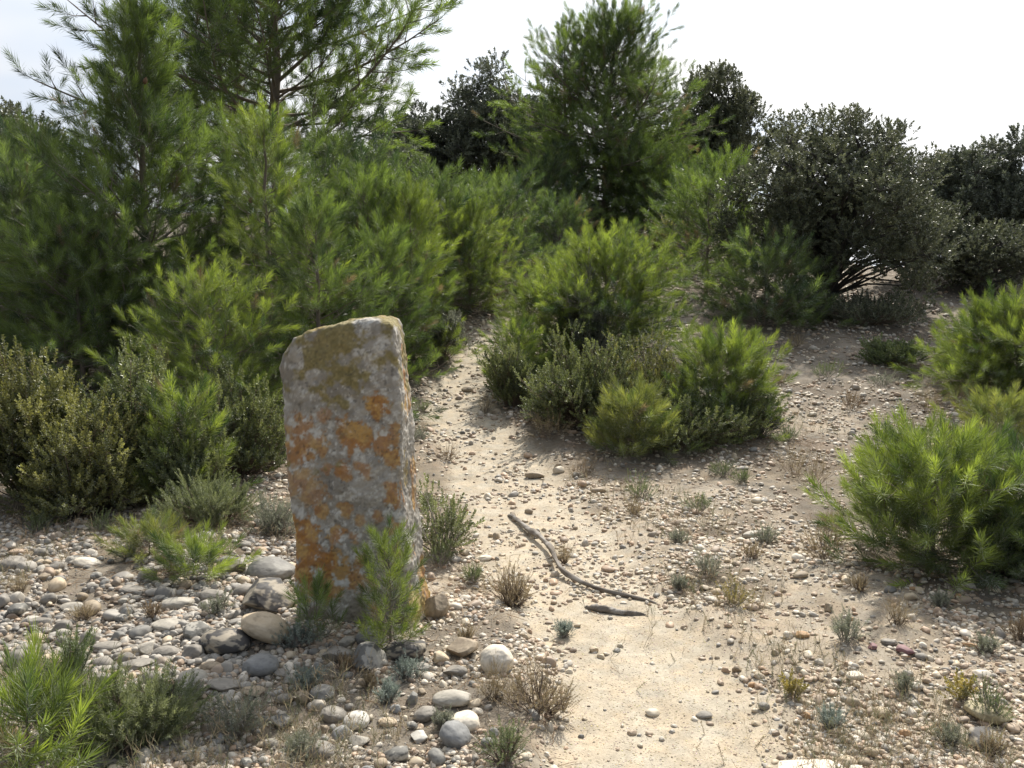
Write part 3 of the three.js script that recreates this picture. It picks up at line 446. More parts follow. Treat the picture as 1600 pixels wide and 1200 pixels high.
pine({ spot: [5.45, 9.4, 1.2, 0.8], seed: 35, label: 'bright broad pine bush below the dark oaks beside the stony slope', branches: 130, tone: 'pineBright', profile: 'bush', far: false, shoot: 1.2, subStep: 0.09 });
pine({ spot: [6.1, 9.1, 1.15, 0.7], seed: 36, label: 'pine bush partly hidden behind the bright broad bush below the dark oaks', branches: 90, tone: 'pine', profile: 'bush', far: false, shoot: 1.2, subStep: 0.1 });
pine({ spot: SPOT.pineLow, seed: 37, label: 'low sprawling pine seedling on the stony slope', branches: 46, tone: 'pineYellow', profile: 'bush', far: false });
pine({ spot: [2.26, 4.5, 0.80, 0.44], seed: 38, label: 'bushy young pine with bright needle tufts standing on the sandy gravel', branches: 84, tone: 'pineBright', profile: 'bush', far: false, showBranches: true, branchBark: M.bark, subStep: 0.075, e0: 0.1, upright: 1.0, trunk: 0.02 });
pine({ spot: [2.75, 4.35, 0.72, 0.42], seed: 39, label: 'young pine growing tight against the bushy pine on the gravel', branches: 60, tone: 'pine', profile: 'bush', far: false, upright: 0.9, trunk: 0.016 });
pine({ spot: [-0.50, 3.40, 0.56, 0.03], seed: 40, name: 'pine_seedling', label: 'small bright pine seedling growing against the face of the marker stone', branches: 30, tone: 'pineBright', profile: 'round', far: false, trunk: 0.007, subStep: 0.07, twig: 0.03, e0: 0.2, e1: 1.0, base: 0.08, upright: 0.8, shoot: 0.58 });
pine({ spot: [-0.82, 3.48, 0.28, 0.06], seed: 41, name: 'pine_seedling', label: 'thin dull green pine seedling at the lichen-stained foot of the marker stone', branches: 5, tone: 'pine', profile: 'round', far: false, trunk: 0.006, subStep: 0.11, twig: 0.03, e0: 0.4, shoot: 0.7 });
pine({ spot: SPOT.pineSmallLeft, seed: 42, name: 'pine_seedling', label: 'fresh green pine sapling in front of the oak scrub', branches: 44, tone: 'pineBright', profile: 'cone', far: false, upright: 1.0 });
pine({ spot: SPOT.pineTuftA, seed: 43, name: 'pine_seedling', label: 'tiny yellowish pine tuft among the pebbles', branches: 16, tone: 'pineYellow', profile: 'bush', far: false, shoot: 0.75, twig: 0.05 });
pine({ spot: SPOT.pineTuftB, seed: 44, name: 'pine_seedling', label: 'tiny green pine tuft among the pebbles, close to the stone pile', branches: 18, tone: 'pineBright', profile: 'bush', far: false, shoot: 0.75, twig: 0.05 });
pine({ spot: [-1.50, 2.52, 0.34, 0.13], seed: 45, name: 'pine_seedling', label: 'bright long-needled pine seedling beside the rosemary bush', branches: 20, tone: 'pineBright', profile: 'bush', far: false, twig: 0.07, upright: 0.9 });

pine({ spot: [-3.1, 10.6, 3.0, 1.0], seed: 46, label: 'bushy green pine filling the thicket behind the slender pine', branches: 100, tone: 'pine', profile: 'bush', far: false, shoot: 1.35, subStep: 0.13 });
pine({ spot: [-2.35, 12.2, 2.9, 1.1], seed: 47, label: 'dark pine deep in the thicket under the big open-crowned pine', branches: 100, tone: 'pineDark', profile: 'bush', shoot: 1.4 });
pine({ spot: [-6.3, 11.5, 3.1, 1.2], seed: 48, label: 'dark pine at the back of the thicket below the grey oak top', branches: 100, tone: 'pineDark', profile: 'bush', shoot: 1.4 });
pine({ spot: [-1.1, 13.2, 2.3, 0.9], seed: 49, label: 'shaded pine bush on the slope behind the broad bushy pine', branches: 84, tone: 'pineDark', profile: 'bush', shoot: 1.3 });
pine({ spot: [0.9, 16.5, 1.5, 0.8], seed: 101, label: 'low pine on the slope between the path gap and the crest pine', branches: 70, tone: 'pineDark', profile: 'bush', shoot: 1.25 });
pine({ spot: [-0.6, 18.5, 1.8, 1.2], seed: 102, label: 'wide pine on the slope below the domed crest oak', branches: 90, tone: 'pine', profile: 'bush', shoot: 1.5 });
pine({ spot: [-2.6, 17.0, 2.0, 1.3], seed: 103, label: 'wide pine on the slope below the shorter crest oak', branches: 90, tone: 'pine', profile: 'bush', shoot: 1.5 });
pine({ spot: [4.3, 18.0, 2.3, 1.0], seed: 104, label: 'pine on the slope between the crest pine and the spreading oak', branches: 80, tone: 'pine', profile: 'bush', shoot: 1.4 });
oak({ spot: [5.0, 13.8, 3.25, 1.85], seed: 51, label: 'big spreading holm oak with dark twisted limbs on the stony slope', stems: 4, clumps: 175, sprays: 54, low: -0.2, clumpSize: 0.15, tone: 'oak', trunk: 0.11, leaf: 1.0 });
oak({ spot: SPOT.oakRight, seed: 52, label: 'dark grey holm oak with sky showing between its stems', stems: 4, clumps: 84, sprays: 50, low: 0.05, tone: 'oakDark', clumpSize: 0.18, leaf: 1.25 });
oak({ spot: SPOT.oakEdge, seed: 53, label: 'dark holm oak beyond the grey holm oak', stems: 2, clumps: 50, sprays: 56, low: 0.15, tone: 'oakDark', leaf: 1.25 });
oak({ spot: SPOT.oakRightLow, seed: 54, label: 'low olive-brown oak filling the gap beside the big spreading oak', stems: 3, clumps: 44, sprays: 54, low: 0.02, tone: 'oak', leaf: 1.15 });
oak({ spot: [-0.6, 26, 4.4, 2.0], seed: 55, label: 'tall dark holm oak on the crest with a domed crown', stems: 3, clumps: 100, sprays: 50, low: -0.1, tone: 'oakDark', leaf: 1.6, clumpSize: 0.2 });
oak({ spot: [-2.7, 26, 3.2, 1.45], seed: 56, label: 'shorter dark holm oak at the open-sky gap on the crest', stems: 2, clumps: 84, sprays: 46, low: -0.1, clumpSize: 0.21, tone: 'oakDark', leaf: 1.7 });
oak({ spot: [0.8, 27, 3.9, 1.5], seed: 57, label: 'dark holm oak tight behind the large crest pine', stems: 2, clumps: 90, sprays: 46, low: -0.1, clumpSize: 0.21, tone: 'oakDark', leaf: 1.7 });
oak({ spot: [5.7, 25, 4.2, 1.55], seed: 58, label: 'grey-brown holm oak on the crest, between large pine and open sky', stems: 3, clumps: 100, sprays: 50, low: -0.1, clumpSize: 0.2, tone: 'oak', leaf: 1.6 });
oak({ spot: SPOT.oakBackE, seed: 59, label: 'low holm oak hidden behind the large crest pine', stems: 2, clumps: 54, sprays: 46, low: 0.0, tone: 'oakDark', leaf: 1.8 });
oak({ spot: SPOT.oakLeft, seed: 60, label: 'grey holm oak top showing above the dark pine thicket', stems: 2, clumps: 60, sprays: 50, low: 0.05, tone: 'oak', leaf: 1.3 });
oak({ spot: [-3.0, 20, 2.1, 1.6], seed: 61, label: 'dark oak under the branches of the big open-crowned pine', stems: 2, clumps: 50, sprays: 46, low: 0.0, tone: 'oakDark', leaf: 1.5 });
oak({ spot: [10.0, 16.2, 1.9, 1.2], seed: 62, label: 'low dense holm oak closing the gap under the grey holm oak', stems: 3, clumps: 60, sprays: 50, low: -0.1, tone: 'oakDark', leaf: 1.25 });
oak({ spot: [7.9, 14.6, 1.2, 0.9], seed: 63, label: 'waist-high oak scrub between the big spreading oak and the grey one', stems: 3, clumps: 40, sprays: 46, low: -0.1, tone: 'oak', leaf: 1.1 });

// ---------- shrubs ----------
shrub({ spot: [-3.35, 5.95, 1.40, 0.66], seed: 71, label: 'tall yellowish kermes oak scrub with small glossy leaves', stems: 160, per: 17, tone: 'kermesYellow', flat: 0, leaf: 1.15 });
shrub({ spot: [-2.70, 6.25, 1.18, 0.66], seed: 72, label: 'olive kermes oak shrub in front of the feathery pine', stems: 150, per: 17, tone: 'kermes', flat: 0, leaf: 1.1 });
shrub({ spot: [-2.85, 5.6, 0.90, 0.62], seed: 73, label: 'dense twiggy kermes oak shrub at the edge of the pebbles', stems: 150, per: 15, tone: 'kermesYellow', flat: -0.05 });
shrub({ spot: [-2.15, 6.6, 0.95, 0.60], seed: 74, label: 'mixed leafy shrub between the pine sapling and the marker stone', stems: 130, per: 14, tone: 'kermes', flat: 0 });
shrub({ spot: SPOT.shE, seed: 75, label: 'small dark shrub under the fresh green pine sapling', stems: 60, per: 12, tone: 'kermes', flat: 0 });
shrub({ spot: [-3.75, 5.3, 0.75, 0.45], seed: 76, label: 'dark leafy shrub below the tall yellowish scrub', stems: 80, per: 13, tone: 'kermes', flat: 0 });
shrub({ spot: [0.66, 8.15, 0.86, 0.86], seed: 77, label: 'low dense mound of dark glossy oak scrub beside the path', stems: 190, per: 14, tone: 'kermes', flat: -0.05 });
shrub({ spot: [1.30, 8.3, 0.86, 0.78], seed: 78, label: 'olive half of the shrub mound, below the broad pine bush', stems: 110, per: 13, tone: 'kermesYellow', flat: 0 });
shrub({ spot: [1.40, 7.5, 0.50, 0.62], seed: 100, label: 'low olive skirt of the mound between the two bright pines', stems: 90, per: 12, tone: 'kermes', flat: -0.05 });
shrub({ spot: SPOT.shMoundL, seed: 79, label: 'leafy shoulder of the mound overhanging the path edge', stems: 80, per: 12, tone: 'kermes', flat: 0 });
shrub({ spot: SPOT.shTwig, seed: 80, label: 'grey twiggy shrub in the mound beside the round pine bush', stems: 110, per: 5, tone: 'grey', kind: 'thyme', wood: M.greyTwig, leaf: 1.3 });
shrub({ spot: SPOT.shMoundFoot, seed: 81, label: 'little grey shrub at the foot of the round pine bush', stems: 40, per: 9, tone: 'grey', leaf: 0.9 });
shrub({ spot: SPOT.shGrey, seed: 82, label: 'grey-leaved shrub where the path bends under the pines', stems: 50, per: 10, tone: 'grey', leaf: 1.3 });
shrub({ spot: SPOT.shGrey2, seed: 83, label: 'pale shrub behind the broad pine bush of the mound', stems: 50, per: 10, tone: 'grey', leaf: 1.2 });
shrub({ spot: [1.85, 7.75, 0.52, 0.58], seed: 84, label: 'dark shrub under the round bright pine bush', stems: 70, per: 11, tone: 'kermes', flat: 0 });
shrub({ spot: SPOT.shOakFoot, seed: 85, label: 'low dark undergrowth beneath the big spreading oak', stems: 90, per: 9, tone: 'oak', leaf: 1.2, spread: 0.2 });
shrub({ spot: SPOT.shOakFoot2, seed: 86, label: 'low green shrub on the stony slope below the big oak', stems: 60, per: 9, tone: 'green', leaf: 1.2 });
shrub({ spot: SPOT.shOakFoot3, seed: 87, label: 'small dark shrub between the shaded pine bush and the oak trunk', stems: 50, per: 9, tone: 'oak', leaf: 1.4 });
shrub({ spot: SPOT.shUnderFront, seed: 88, label: 'dark shrub hugging the bushy pine on the gravel', stems: 60, per: 10, tone: 'kermes', flat: 0 });
shrub({ spot: SPOT.shFar1, seed: 89, label: 'grey shrub on the slope below the large crest pine', stems: 46, per: 9, tone: 'grey', leaf: 1.8, spread: 0.2 });
shrub({ spot: SPOT.shFar2, seed: 90, label: 'yellowish shrub uphill of the broad pine bush', stems: 46, per: 9, tone: 'kermesYellow', leaf: 1.8, spread: 0.2 });
shrub({ spot: SPOT.shFar3, seed: 91, label: 'tall yellowish shrub between the crest pine and the big spreading oak', stems: 60, per: 10, tone: 'kermesYellow', leaf: 1.9, spread: 0.2 });
shrub({ spot: [-0.40, 4.75, 0.42, 0.27], seed: 92, label: 'leafy shrub at the back of the marker stone beside the path', stems: 40, per: 6, tone: 'rosemary', leaf: 0.7, kind: 'kermes', spread: 0.13, wood: M.greyTwig });
shrub({ spot: SPOT.shStoneL, seed: 93, label: 'wide low pale green shrub on the gravel beyond the stone pile', stems: 70, per: 10, tone: 'rosemary', leaf: 0.9, kind: 'rosemary', spread: 0.06 });
shrub({ spot: SPOT.shStoneL2, seed: 94, label: 'thin twiggy shrub right beside the marker stone', stems: 40, per: 6, tone: 'sage', kind: 'thyme', wood: M.greyTwig, spread: 0.06 });
shrub({ spot: SPOT.shCorner, seed: 95, name: 'rosemary_bush', label: 'rosemary-like bush with narrow leaves before the pebble field', category: 'shrub', stems: 74, per: 9, tone: 'rosemary', kind: 'rosemary', leaf: 0.8, spread: 0.05 });
shrub({ spot: SPOT.shCorner2, seed: 96, name: 'rosemary_bush', label: 'tall sparse narrow-leaved bush behind the long-needled seedling', category: 'shrub', stems: 34, per: 8, tone: 'green', kind: 'rosemary', leaf: 0.8, spread: 0.05 });
shrub({ spot: SPOT.shThyme, seed: 97, name: 'thyme_bush', label: 'spreading woody thyme bush at the sandy edge of the path', category: 'shrub', stems: 40, per: 6, tone: 'dry', kind: 'thyme', leaf: 0.65, spread: 0.07, flat: 0.1, mat: M.herb });
shrub({ spot: SPOT.shThyme2, seed: 98, name: 'thyme_bush', label: 'upright brownish thyme bush near the exposed root', category: 'shrub', stems: 34, per: 6, tone: 'dry', kind: 'thyme', leaf: 0.65, spread: 0.07, mat: M.herb });
shrub({ spot: SPOT.shThyme3, seed: 99, name: 'thyme_bush', label: 'small thyme bush below the spreading woody one', category: 'shrub', stems: 26, per: 5, tone: 'green', kind: 'thyme', leaf: 0.6, spread: 0.05, mat: M.herb });

// ---------- herbs and dry tufts ----------
const HERB = {
  dry: ['dry brown tuft', 'thyme', 'dry', 20, 4], green: ['small green herb', 'thyme', 'green', 22, 5], sage: ['pale grey-green herb', 'sage', 'sage', 24, 4], blue: ['silvery blue-green herb', 'sage', 'blue', 28, 4], yellow: ['yellow-flowered herb', 'thyme', 'yellow', 16, 5], flower: ['orange and yellow leaved sprig', 'kermes', 'yellow', 9, 4],
};
const herbZone = (x, d) => d > 7 ? (x < 0 ? 'beside the far stretch of path' : x > 2.4 ? 'on the stony slope' : 'at the foot of the shrub mound') : x < -1.2 ? 'among the pebbles by the left-hand scrub'.replace('left-hand ', 'oak ') : x < 0.02 ? 'around the marker stone' : x < 1.2 && d > 3.3 ? 'on the sand near the exposed root' : 'on the gravel by the bushy pine';
HERB_SPOTS.forEach(([x, d, w, kind], i) => {
  const [word, spr, tone, stems, per] = HERB[kind], zone = herbZone(x, d), R = rng(900 + i), r = w * (0.8 + 0.5 * R());
  shrub({ spot: [x, d, r * (kind === 'blue' ? 0.5 : 0.6 + 0.6 * R()) + 0.02, r], seed: 200 + i, name: kind === 'dry' ? 'dry_tuft' : 'herb', category: kind === 'dry' ? 'dry plant' : 'herb', label: `${word} growing ${zone}`, group: `${word}s ${zone}`, stems, per, tone: kind === 'dry' && R() < 0.35 ? 'brown' : tone, kind: kind === 'dry' && R() < 0.4 ? 'straw' : spr, leaf: clamp(0.4 + r * 2.5, 0.45, 0.95), spread: 0.025 + r * 0.3, stemR: 0.0016, wood: kind === 'dry' ? M.twig : M.greyTwig, mat: kind === 'dry' ? M.dry : M.herb, from: 0.3 });
});

// ---------- exposed roots ----------
function root(name, label, pts, radii, seed) {
  const curve = new THREE.CatmullRomCurve3(pts), n = 90, sides = 14, p = [], ix = [], f = curve.computeFrenetFrames(n, false);
  for (let k = 0; k <= n; k++) { const u = k / n, q = curve.getPointAt(u), ri = u * (radii.length - 1), r = mix(radii[Math.floor(ri)], radii[Math.min(radii.length - 1, Math.floor(ri) + 1)], ri % 1);
    for (let s = 0; s < sides; s++) { const a = s / sides * 6.2832, rr = r * (1 + 0.42 * noise(Math.cos(a) * 1.6 + seed, u * 22, Math.sin(a) * 1.6) + 0.12 * noise(Math.cos(a) * 4, u * 50, Math.sin(a) * 4 + seed)); q.clone().addScaledVector(f.normals[k], Math.cos(a) * rr).addScaledVector(f.binormals[k], Math.sin(a) * rr).toArray(p, p.length); } }
  for (let k = 0; k < n; k++) for (let s = 0; s < sides; s++) { const a = k * sides + s, b = k * sides + (s + 1) % sides; ix.push(a, b, a + sides, b, b + sides, a + sides); }
  const g = new THREE.BufferGeometry(), col = []; g.setAttribute('position', new THREE.Float32BufferAttribute(p, 3)); g.setIndex(ix); g.computeVertexNormals();
  for (let i = 0; i < p.length; i += 3) { const t = 0.5 + 0.5 * fbm(p[i] * 60, p[i + 1] * 60, p[i + 2] * 60, 3), w = smooth(0.1, 0.4, fbm(p[i] * 12, p[i + 1] * 12, p[i + 2] * 12 + seed, 3)); col.push(...mix3(mix3([0.085, 0.07, 0.056], [0.22, 0.195, 0.165], t), [0.36, 0.34, 0.31], w * 0.5)); }
  g.setAttribute('color', new THREE.Float32BufferAttribute(col, 3));
  const m = shadows(new THREE.Mesh(g, new THREE.MeshStandardMaterial({ vertexColors: true, roughness: 0.9 }))); m.name = numbered(name); m.userData = { label, category: 'root' }; scene.add(m);
}
const rp = (x, d, up) => V(x, land(x, d) + up, -d);
root('tree_root', 'long grey exposed root snaking across the sandy path', [rp(-0.04, 5.72, -0.03), rp(-0.01, 5.62, 0.015), rp(0.05, 5.43, 0.02), rp(0.115, 5.2, 0.035), rp(0.19, 4.97, 0.045), rp(0.225, 4.77, 0.05), rp(0.24, 4.6, 0.055), rp(0.262, 4.46, 0.045), rp(0.31, 4.37, 0.03), rp(0.38, 4.28, 0.022), rp(0.47, 4.20, 0.016), rp(0.59, 4.13, 0.01), rp(0.70, 4.06, 0.002), rp(0.75, 4.03, -0.03)], [0.010, 0.013, 0.015, 0.020, 0.012, 0.017, 0.011, 0.014, 0.010, 0.009, 0.005], 3);
root('tree_root', 'short dark root stub surfacing beside the long root', [rp(0.34, 4.01, -0.02), rp(0.38, 3.99, 0.008), rp(0.43, 3.955, 0.014), rp(0.5, 3.93, 0.010), rp(0.62, 3.92, 0.0), rp(0.66, 3.92, -0.02)], [0.012, 0.018, 0.017, 0.013, 0.008], 8);

// ---------- cobbles ----------
const COBBLE = { tan: [[0.40, 0.31, 0.20], [0.50, 0.41, 0.29]], grey: [[0.155, 0.14, 0.117], [0.275, 0.25, 0.21]], pale: [[0.275, 0.25, 0.205], [0.385, 0.355, 0.295]], dark: [[0.12, 0.115, 0.105], [0.26, 0.25, 0.22]], black: [[0.045, 0.042, 0.04], [0.26, 0.225, 0.17]], mottle: [[0.13, 0.125, 0.11], [0.33, 0.31, 0.265]], blue: [[0.15, 0.15, 0.145], [0.25, 0.25, 0.24]],
  cream: [[0.52, 0.46, 0.36], [0.64, 0.58, 0.48]], white: [[0.44, 0.415, 0.36], [0.55, 0.52, 0.46]], brown: [[0.20, 0.155, 0.105], [0.36, 0.29, 0.20]], purple: [[0.13, 0.06, 0.065], [0.26, 0.15, 0.15]], olive: [[0.22, 0.19, 0.10], [0.42, 0.36, 0.22]], rust: [[0.30, 0.17, 0.08], [0.42, 0.27, 0.14]] };
function cobbleGeometry(seed, kind, detail, sx, sy, sz, angular) {
  const base = new THREE.IcosahedronGeometry(1, detail); base.deleteAttribute('uv'); base.deleteAttribute('normal'); const g = mergeVertices(base, 1e-4), p = g.attributes.position, R = rng(seed), [a, b] = COBBLE[kind], col = new Float32Array(p.count * 3), s = seed * 1.37, cuts = [], taper = (R() - 0.5) * 0.3;
  for (let k = 0; k < (angular ? 7 : 3); k++) cuts.push([V(R() - 0.5, R() - 0.5, R() - 0.5).normalize(), angular ? 0.62 + 0.2 * R() : 0.80 + 0.15 * R()]);
  const q = V(0, 0, 0), sq = angular ? 0.8 : 0.92;
  for (let i = 0; i < p.count; i++) {
    q.fromBufferAttribute(p, i); q.set(Math.sign(q.x) * Math.abs(q.x) ** sq, Math.sign(q.y) * Math.abs(q.y) ** sq, Math.sign(q.z) * Math.abs(q.z) ** sq);
    for (const [n, k] of cuts) { const e = q.dot(n) - k; if (e > 0) q.addScaledVector(n, -e * (angular ? 0.92 : 0.7)); }
    const w = 1 + 0.10 * fbm(q.x * 1.2 + s, q.y * 1.2, q.z * 1.2, 2) + 0.025 * fbm(q.x * 5 + s, q.y * 5, q.z * 5, 3) + 0.008 * noise(q.x * 18, q.y * 18 + s, q.z * 18);
    const u = fbm(q.x * 1.6 + s, q.y * 1.6, q.z * 1.6 + 3, 4), v = fbm(q.x * 7, q.y * 7 + s, q.z * 7, 3), f = noise(q.x * 24 + s, q.y * 24, q.z * 24);
    const crust = kind === 'black' || kind === 'mottle'; const t = crust ? smooth(-0.02, 0.10, u + 0.35 * v - 0.06) : clamp(0.5 + 0.7 * u + 0.3 * v); let c = mix3(a, b, t);
    c = mix3(c, [c[0] * 0.55, c[1] * 0.54, c[2] * 0.53], 0.6 * smooth(0.25, 0.45, fbm(q.x * 4 + 9 + s, q.y * 4, q.z * 4, 3))); const k = 1 + 0.09 * f; col.set([c[0] * k, c[1] * k, c[2] * k], i * 3);
    q.multiplyScalar(w); q.x *= 1 + taper * q.z; p.setXYZ(i, q.x * sx, q.y * sy, q.z * sz);
  }
  g.computeVertexNormals(); g.setAttribute('color', new THREE.BufferAttribute(col, 3)); return g;
}
const cobbleMaterial = new THREE.MeshStandardMaterial({ vertexColors: true, roughness: 0.72 });
const NAMED = {
  0: 'smooth tan oblong cobble propped up before the marker stone', 1: 'grey lichened cobble sitting on top of the stone pile', 2: 'blocky black-crusted boulder at the foot of the marker stone', 3: 'grey cobble at the back of the stone pile', 4: 'black-crusted cobble with a pale spot beside the tan oblong cobble', 5: 'round blue-grey cobble before the tan oblong cobble', 7: 'black-crusted cobble with a tan patch at the corner of the marker stone', 8: 'rounded mottled grey cobble below the pine seedling', 9: 'angular grey stone beside the mottled cobble', 10: 'small pale pebble behind the angular grey stone', 11: 'dark cobble half under the pine seedling', 12: 'brown mottled cobble beside the big cream cobble', 13: 'big cream-white egg-shaped cobble at the edge of the path', 14: 'brown flat stone leaning on the side of the marker stone',
  18: 'wide pale cobble above the round cream one', 19: 'round cream cobble beside the spreading thyme bush', 21: 'long blue-grey cobble next to the round cream one', 22: 'bright white bent pebble on the foreground gravel', 26: 'small square brown block of stone', 29: 'large grey cobble at the edge of the oak scrub', 32: 'pale disc-shaped cobble standing on edge', 35: 'wide flat pale slab among the grey cobbles', 36: 'mottled cobble beside the flat pale slab', 38: 'long flat cream slab lying on the path gravel', 39: 'round tan pebble behind the long cream slab', 40: 'cream pebble at the end of the long cream slab', 44: 'dark purple angular stone on the gravel', 45: 'small purple pebble near the purple stone', 48: 'dark angular block of stone beside the olive slab', 49: 'tilted olive-tan slab behind the dark block', 50: 'lone orange-tan pebble on the bare sand', 53: 'brown rounded stone on the far bend of the path', 54: 'flat pale stone on the sand by the dry tufts', 56: 'flat rusty stone on the gravel below the bushy pine',
};
const FORM = ['flat', 'plump', 'angular'];
const WORD = { tan: 'tan', grey: 'plain grey', pale: 'pale grey', dark: 'dark grey', black: 'black-crusted', mottle: 'mottled grey', blue: 'blue-grey', cream: 'cream', white: 'white', brown: 'brown', purple: 'purple', olive: 'olive', rust: 'rusty orange' };
const stoneZone = (x, d) => x < -1.15 ? 'among the pebbles by the oak scrub' : x < 0.1 && d < 4.4 ? 'in front of the marker stone' : x > 0.1 && d < 4.6 && x > 0.6 ? 'on the gravel beside the path' : 'on the sandy path';
STONE_SPOTS.forEach(([x, d, w, h, kind], i) => {
  const R = rng(3000 + i), slab = [35, 38, 49].includes(i), angular = [2, 9, 14, 26, 38, 44, 48, 49].includes(i) || R() < 0.35, up = h / 2 * (slab ? 0.62 : 0.82), deep = [38].includes(i) ? 0.07 : [14].includes(i) ? 0.05 : Math.max(w * 0.36, Math.min(w * 0.5, h * 0.7));
  const g = cobbleGeometry(500 + i, kind, i < 40 ? 16 : 11, w * 0.52, up, deep, angular), m = shadows(new THREE.Mesh(g, cobbleMaterial)), zone = stoneZone(x, d);
  const sit = [0].includes(i) ? 0.035 : 0; m.name = numbered('cobble'); m.position.set(x, land(x, d) + up * 0.5 + sit, -d - deep * 0.25);
  m.rotation.set((R() - 0.5) * 0.3, (R() - 0.5) * 0.5, i === 0 ? -0.38 : i === 14 ? -0.12 : i === 21 ? -0.6 : i === 49 ? -0.2 : (R() - 0.5) * 0.3);
  m.userData = { label: NAMED[i] ?? `${WORD[kind]} rounded cobble lying ${zone}`, category: 'cobble' }; if (!NAMED[i]) m.userData.group = `${WORD[kind]} cobbles ${zone}`; scene.add(m);
});
{                                                                        // the smaller stones of the pebble fields that can still be picked out
  const kinds = ['grey', 'pale', 'mottle', 'tan', 'cream', 'brown', 'dark', 'blue', 'rust'], shapes = {}; kinds.forEach((k, n) => { shapes[k] = [0, 1, 2].map((v) => cobbleGeometry(800 + n * 7 + v, k, 6, 0.5, 0.27 + 0.08 * v, 0.36 + 0.03 * v, v === 2)); });
  const R = rng(4242), areas = [[-2.7, -1.15, 2.9, 4.9, 120, 0.045, 0.12, ['grey', 'mottle', 'brown', 'tan', 'dark', 'grey', 'pale', 'grey']], [-1.2, 0.0, 2.45, 3.35, 60, 0.032, 0.075, ['grey', 'pale', 'mottle', 'brown', 'dark', 'blue']], [0.75, 2.2, 2.45, 4.6, 50, 0.024, 0.055, ['tan', 'cream', 'brown', 'rust', 'grey', 'pale']], [-0.3, 1.3, 4.4, 7.5, 22, 0.035, 0.08, ['tan', 'brown', 'cream', 'pale']]], placed = STONE_SPOTS.map((s) => [s[0], s[1], s[2] / 2]);
  for (const [x0, x1, d0, d1, n, s0, s1, ks] of areas) for (let k = 0, tries = 0; k < n && tries < 4000; tries++) {
    const d = mix(d0, d1, R() ** 1.3), x = mix(x0, x1, R()), s = mix(s0, s1, R() ** 2.2); if (Math.abs(x) > d * 0.60 || placed.some(([a, b, r]) => Math.hypot(a - x, b - d) < (r + s * 0.5) * 0.85) || (x > -1.05 && x < -0.4 && d > 3.6 && d < 4.1)) continue;
    placed.push([x, d, s / 2]); k++;
    const kind = ks[Math.floor(R() * ks.length)], form = Math.floor(R() * 3), size = s > (s0 + s1) * 0.42 ? 'large' : 'small', m = shadows(new THREE.Mesh(shapes[kind][form], cobbleMaterial)), zone = stoneZone(x, d); m.name = numbered('pebble'); m.scale.setScalar(s); m.position.set(x, land(x, d) + s * 0.15, -d); m.rotation.set((R() - 0.5) * 0.6, R() * 6.28, (R() - 0.5) * 0.6);
    m.userData = { label: `${size} ${FORM[form]} ${WORD[kind]} pebble lying ${zone}`, category: 'pebble', group: `${size} ${FORM[form]} ${WORD[kind]} pebbles ${zone}` }; scene.add(m);
  }
}
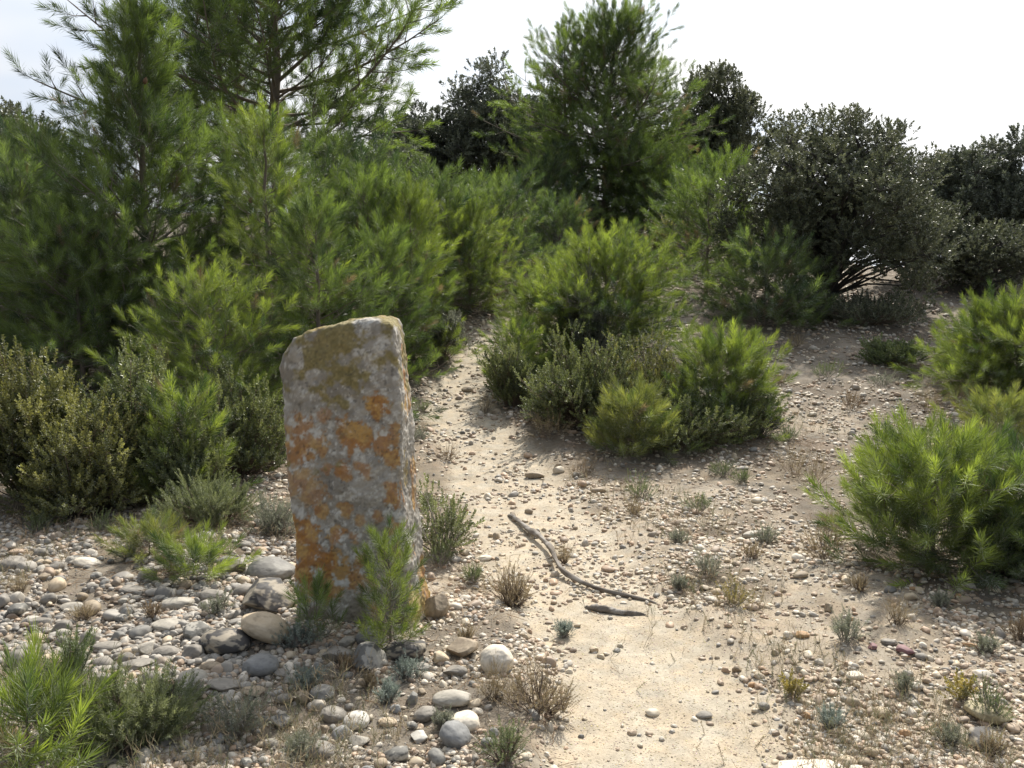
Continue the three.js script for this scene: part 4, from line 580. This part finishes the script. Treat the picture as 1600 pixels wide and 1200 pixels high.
// ---------- gravel, litter ----------
{
  const R = rng(99), gravel = new THREE.Group(), shapes = [0, 1, 2, 3].map((k) => { const g = cobbleGeometry(60 + k, 'white', k < 2 ? 3 : 2, 0.5, 0.24 + 0.05 * k, 0.38, k > 1); g.deleteAttribute('color'); return g; });
  const material = new THREE.MeshStandardMaterial({ color: 0xffffff, roughness: 0.62 }), lists = shapes.map(() => []), e = new THREE.Euler(), q = new THREE.Quaternion(), c = new THREE.Color();
  const warm = [[0.42, 0.345, 0.24], [0.48, 0.415, 0.31], [0.34, 0.26, 0.18], [0.53, 0.475, 0.385], [0.30, 0.23, 0.165], [0.38, 0.27, 0.18], [0.42, 0.375, 0.305]], cool = [[0.22, 0.20, 0.17], [0.28, 0.26, 0.225], [0.16, 0.15, 0.13], [0.31, 0.28, 0.235], [0.26, 0.21, 0.155], [0.37, 0.335, 0.28], [0.28, 0.205, 0.14]];
  for (let k = 0; k < 190000; k++) {
    const d = 2.25 * Math.pow(8.0, Math.pow(R(), 1.25)), x = (R() * 2 - 1) * (d * 0.64 + 0.25), m = trailMask(x, d), patch = fbm(x * 1.4, d * 1.4, 14, 3), [tc, tw] = trail(d);
    const bare = smooth(1.0, 0.5, Math.abs(x - tc) / tw) * smooth(4.6, 3.8, d), left = smooth(-0.6, -1.2, x) * smooth(5.6, 4.8, d);
    const keep = clamp((m > 0.5 ? 0.36 : 0.58) + 0.3 * left + 1.0 * patch + 0.7 * fbm(x * 5, d * 5, 15, 2), 0.10) * (1 - 0.86 * bare); if (R() > keep) continue;
    let s = (0.005 + 0.024 * R() ** 3) * (1 + 0.3 * left) * (0.75 + d * 0.16); if (R() < 0.035) s *= 1.9;
    const pal = R() < 0.18 + 0.75 * left ? cool : warm, col = pal[Math.floor(R() * pal.length)], b = 0.8 + 0.4 * R();
    lists[Math.floor(R() * 4)].push([x, land(x, d) + s * (0.02 + 0.14 * R()), -d, s, col.map((v) => v * b), R() * 6.28, (R() - 0.5) * 0.7]);
  }
  lists.forEach((l, k) => { const o = shadows(new THREE.InstancedMesh(shapes[k], material, l.length)), m = new THREE.Matrix4(); o.name = 'gravel_stones'; o.userData.kind = 'stuff'; l.forEach(([x, y, z, s, col, a, t], i) => { e.set(t, a, t * 0.7); m.compose(V(x, y, z), q.setFromEuler(e), V(s, s * (0.7 + 0.5 * ((i * 0.618) % 1)), s)); o.setMatrixAt(i, m); o.setColorAt(i, c.setRGB(...col)); }); gravel.add(o); });
  stuff(gravel, 'gravel', 'loose gravel covering the path and the stony ground', 'gravel');

  const stick = new Wood().tube([V(-0.5, 0, 0), V(-0.1, 0.03, 0.04), V(0.2, 0.01, -0.03), V(0.5, 0.02, 0.02)], 0.02, 0.008, 4).geometry(), L = [], tone = [[0.16, 0.11, 0.07], [0.28, 0.22, 0.15], [0.36, 0.32, 0.26], [0.22, 0.13, 0.06]];
  const feet = Object.values(SPOT).filter((s) => s[1] < 16);
  for (let k = 0; k < 60000 && L.length < 26000; k++) {
    let x, d; if (R() < 0.72) { const f = feet[Math.floor(R() * feet.length)], a = R() * 6.28, r = (f[3] + 0.25) * Math.sqrt(R()) * 1.15; x = f[0] + Math.cos(a) * r; d = f[1] + Math.sin(a) * r - 0.1; } else { d = 2.3 * Math.pow(6, R()); x = (R() * 2 - 1) * (d * 0.62); if (fbm(x * 1.3, d * 1.3, 44, 3) < 0.02) continue; }
    if (d < 2.2 || R() < trailMask(x, d) * 0.93) continue; const s = 0.03 + 0.07 * R() ** 2; L.push([x, land(x, d) + 0.004 + 0.01 * R(), -d, s * (0.8 + d * 0.06), tone[Math.floor(R() * 4)], R() * 6.28, (R() - 0.5) * 0.5]);
  }
  const o = shadows(new THREE.InstancedMesh(stick, new THREE.MeshStandardMaterial({ color: 0xffffff, roughness: 0.95 }), L.length)), m = new THREE.Matrix4(); L.forEach(([x, y, z, s, col, a, t], i) => { e.set(t, a, t); m.compose(V(x, y, z), q.setFromEuler(e), V(s, s * 0.8, s * 0.8)); o.setMatrixAt(i, m); o.setColorAt(i, c.setRGB(...col)); });
  stuff(o, 'litter', 'dry needles and twig litter strewn under the bushes', 'litter');
}
{                                                                        // thin dry stalks standing about the gravel
  const R = rng(555), sites = [[], []], q = new THREE.Quaternion(), roll = new THREE.Quaternion(), m = new THREE.Matrix4(), c = new THREE.Color(), up = V(0, 1, 0), grass = new THREE.Group();
  for (let k = 0; k < 40000 && sites[0].length + sites[1].length < 3200; k++) { const d = 2.4 * Math.pow(4.4, R()), x = (R() * 2 - 1) * d * 0.62, p = fbm(x * 1.1, d * 1.1, 71, 3) + 0.35 * fbm(x * 5, d * 5, 72, 2); if (p < 0.20 || R() < trailMask(x, d) * 0.97) continue; sites[k % 2].push([x, d]); }
  sites.forEach((l, n) => { const o = shadows(new THREE.InstancedMesh(SPRAY[n ? 'straw' : 'thyme'][n], M.dry, l.length)); o.name = 'dry_stalks'; o.userData.kind = 'stuff'; l.forEach(([x, d], i) => { q.setFromUnitVectors(up, V((R() - 0.5) * 1.3, 1, (R() - 0.5) * 1.3).normalize()).multiply(roll.setFromAxisAngle(up, R() * 6.28)); const s = (0.45 + 0.75 * R()) * (n ? 1 : 0.9); m.compose(V(x, land(x, d) - 0.004, -d), q, V(s, s, s)); o.setMatrixAt(i, m); const t = R(); o.setColorAt(i, c.setRGB(...(t < 0.6 ? mix3([0.24, 0.18, 0.10], [0.46, 0.38, 0.24], R()) : mix3([0.12, 0.13, 0.06], [0.26, 0.25, 0.13], R())))); }); grass.add(o); });
  stuff(grass, 'dry_grass', 'thin dry stalks and grass scattered over the gravel', 'dry grass');
}
renderer.render(scene, camera);
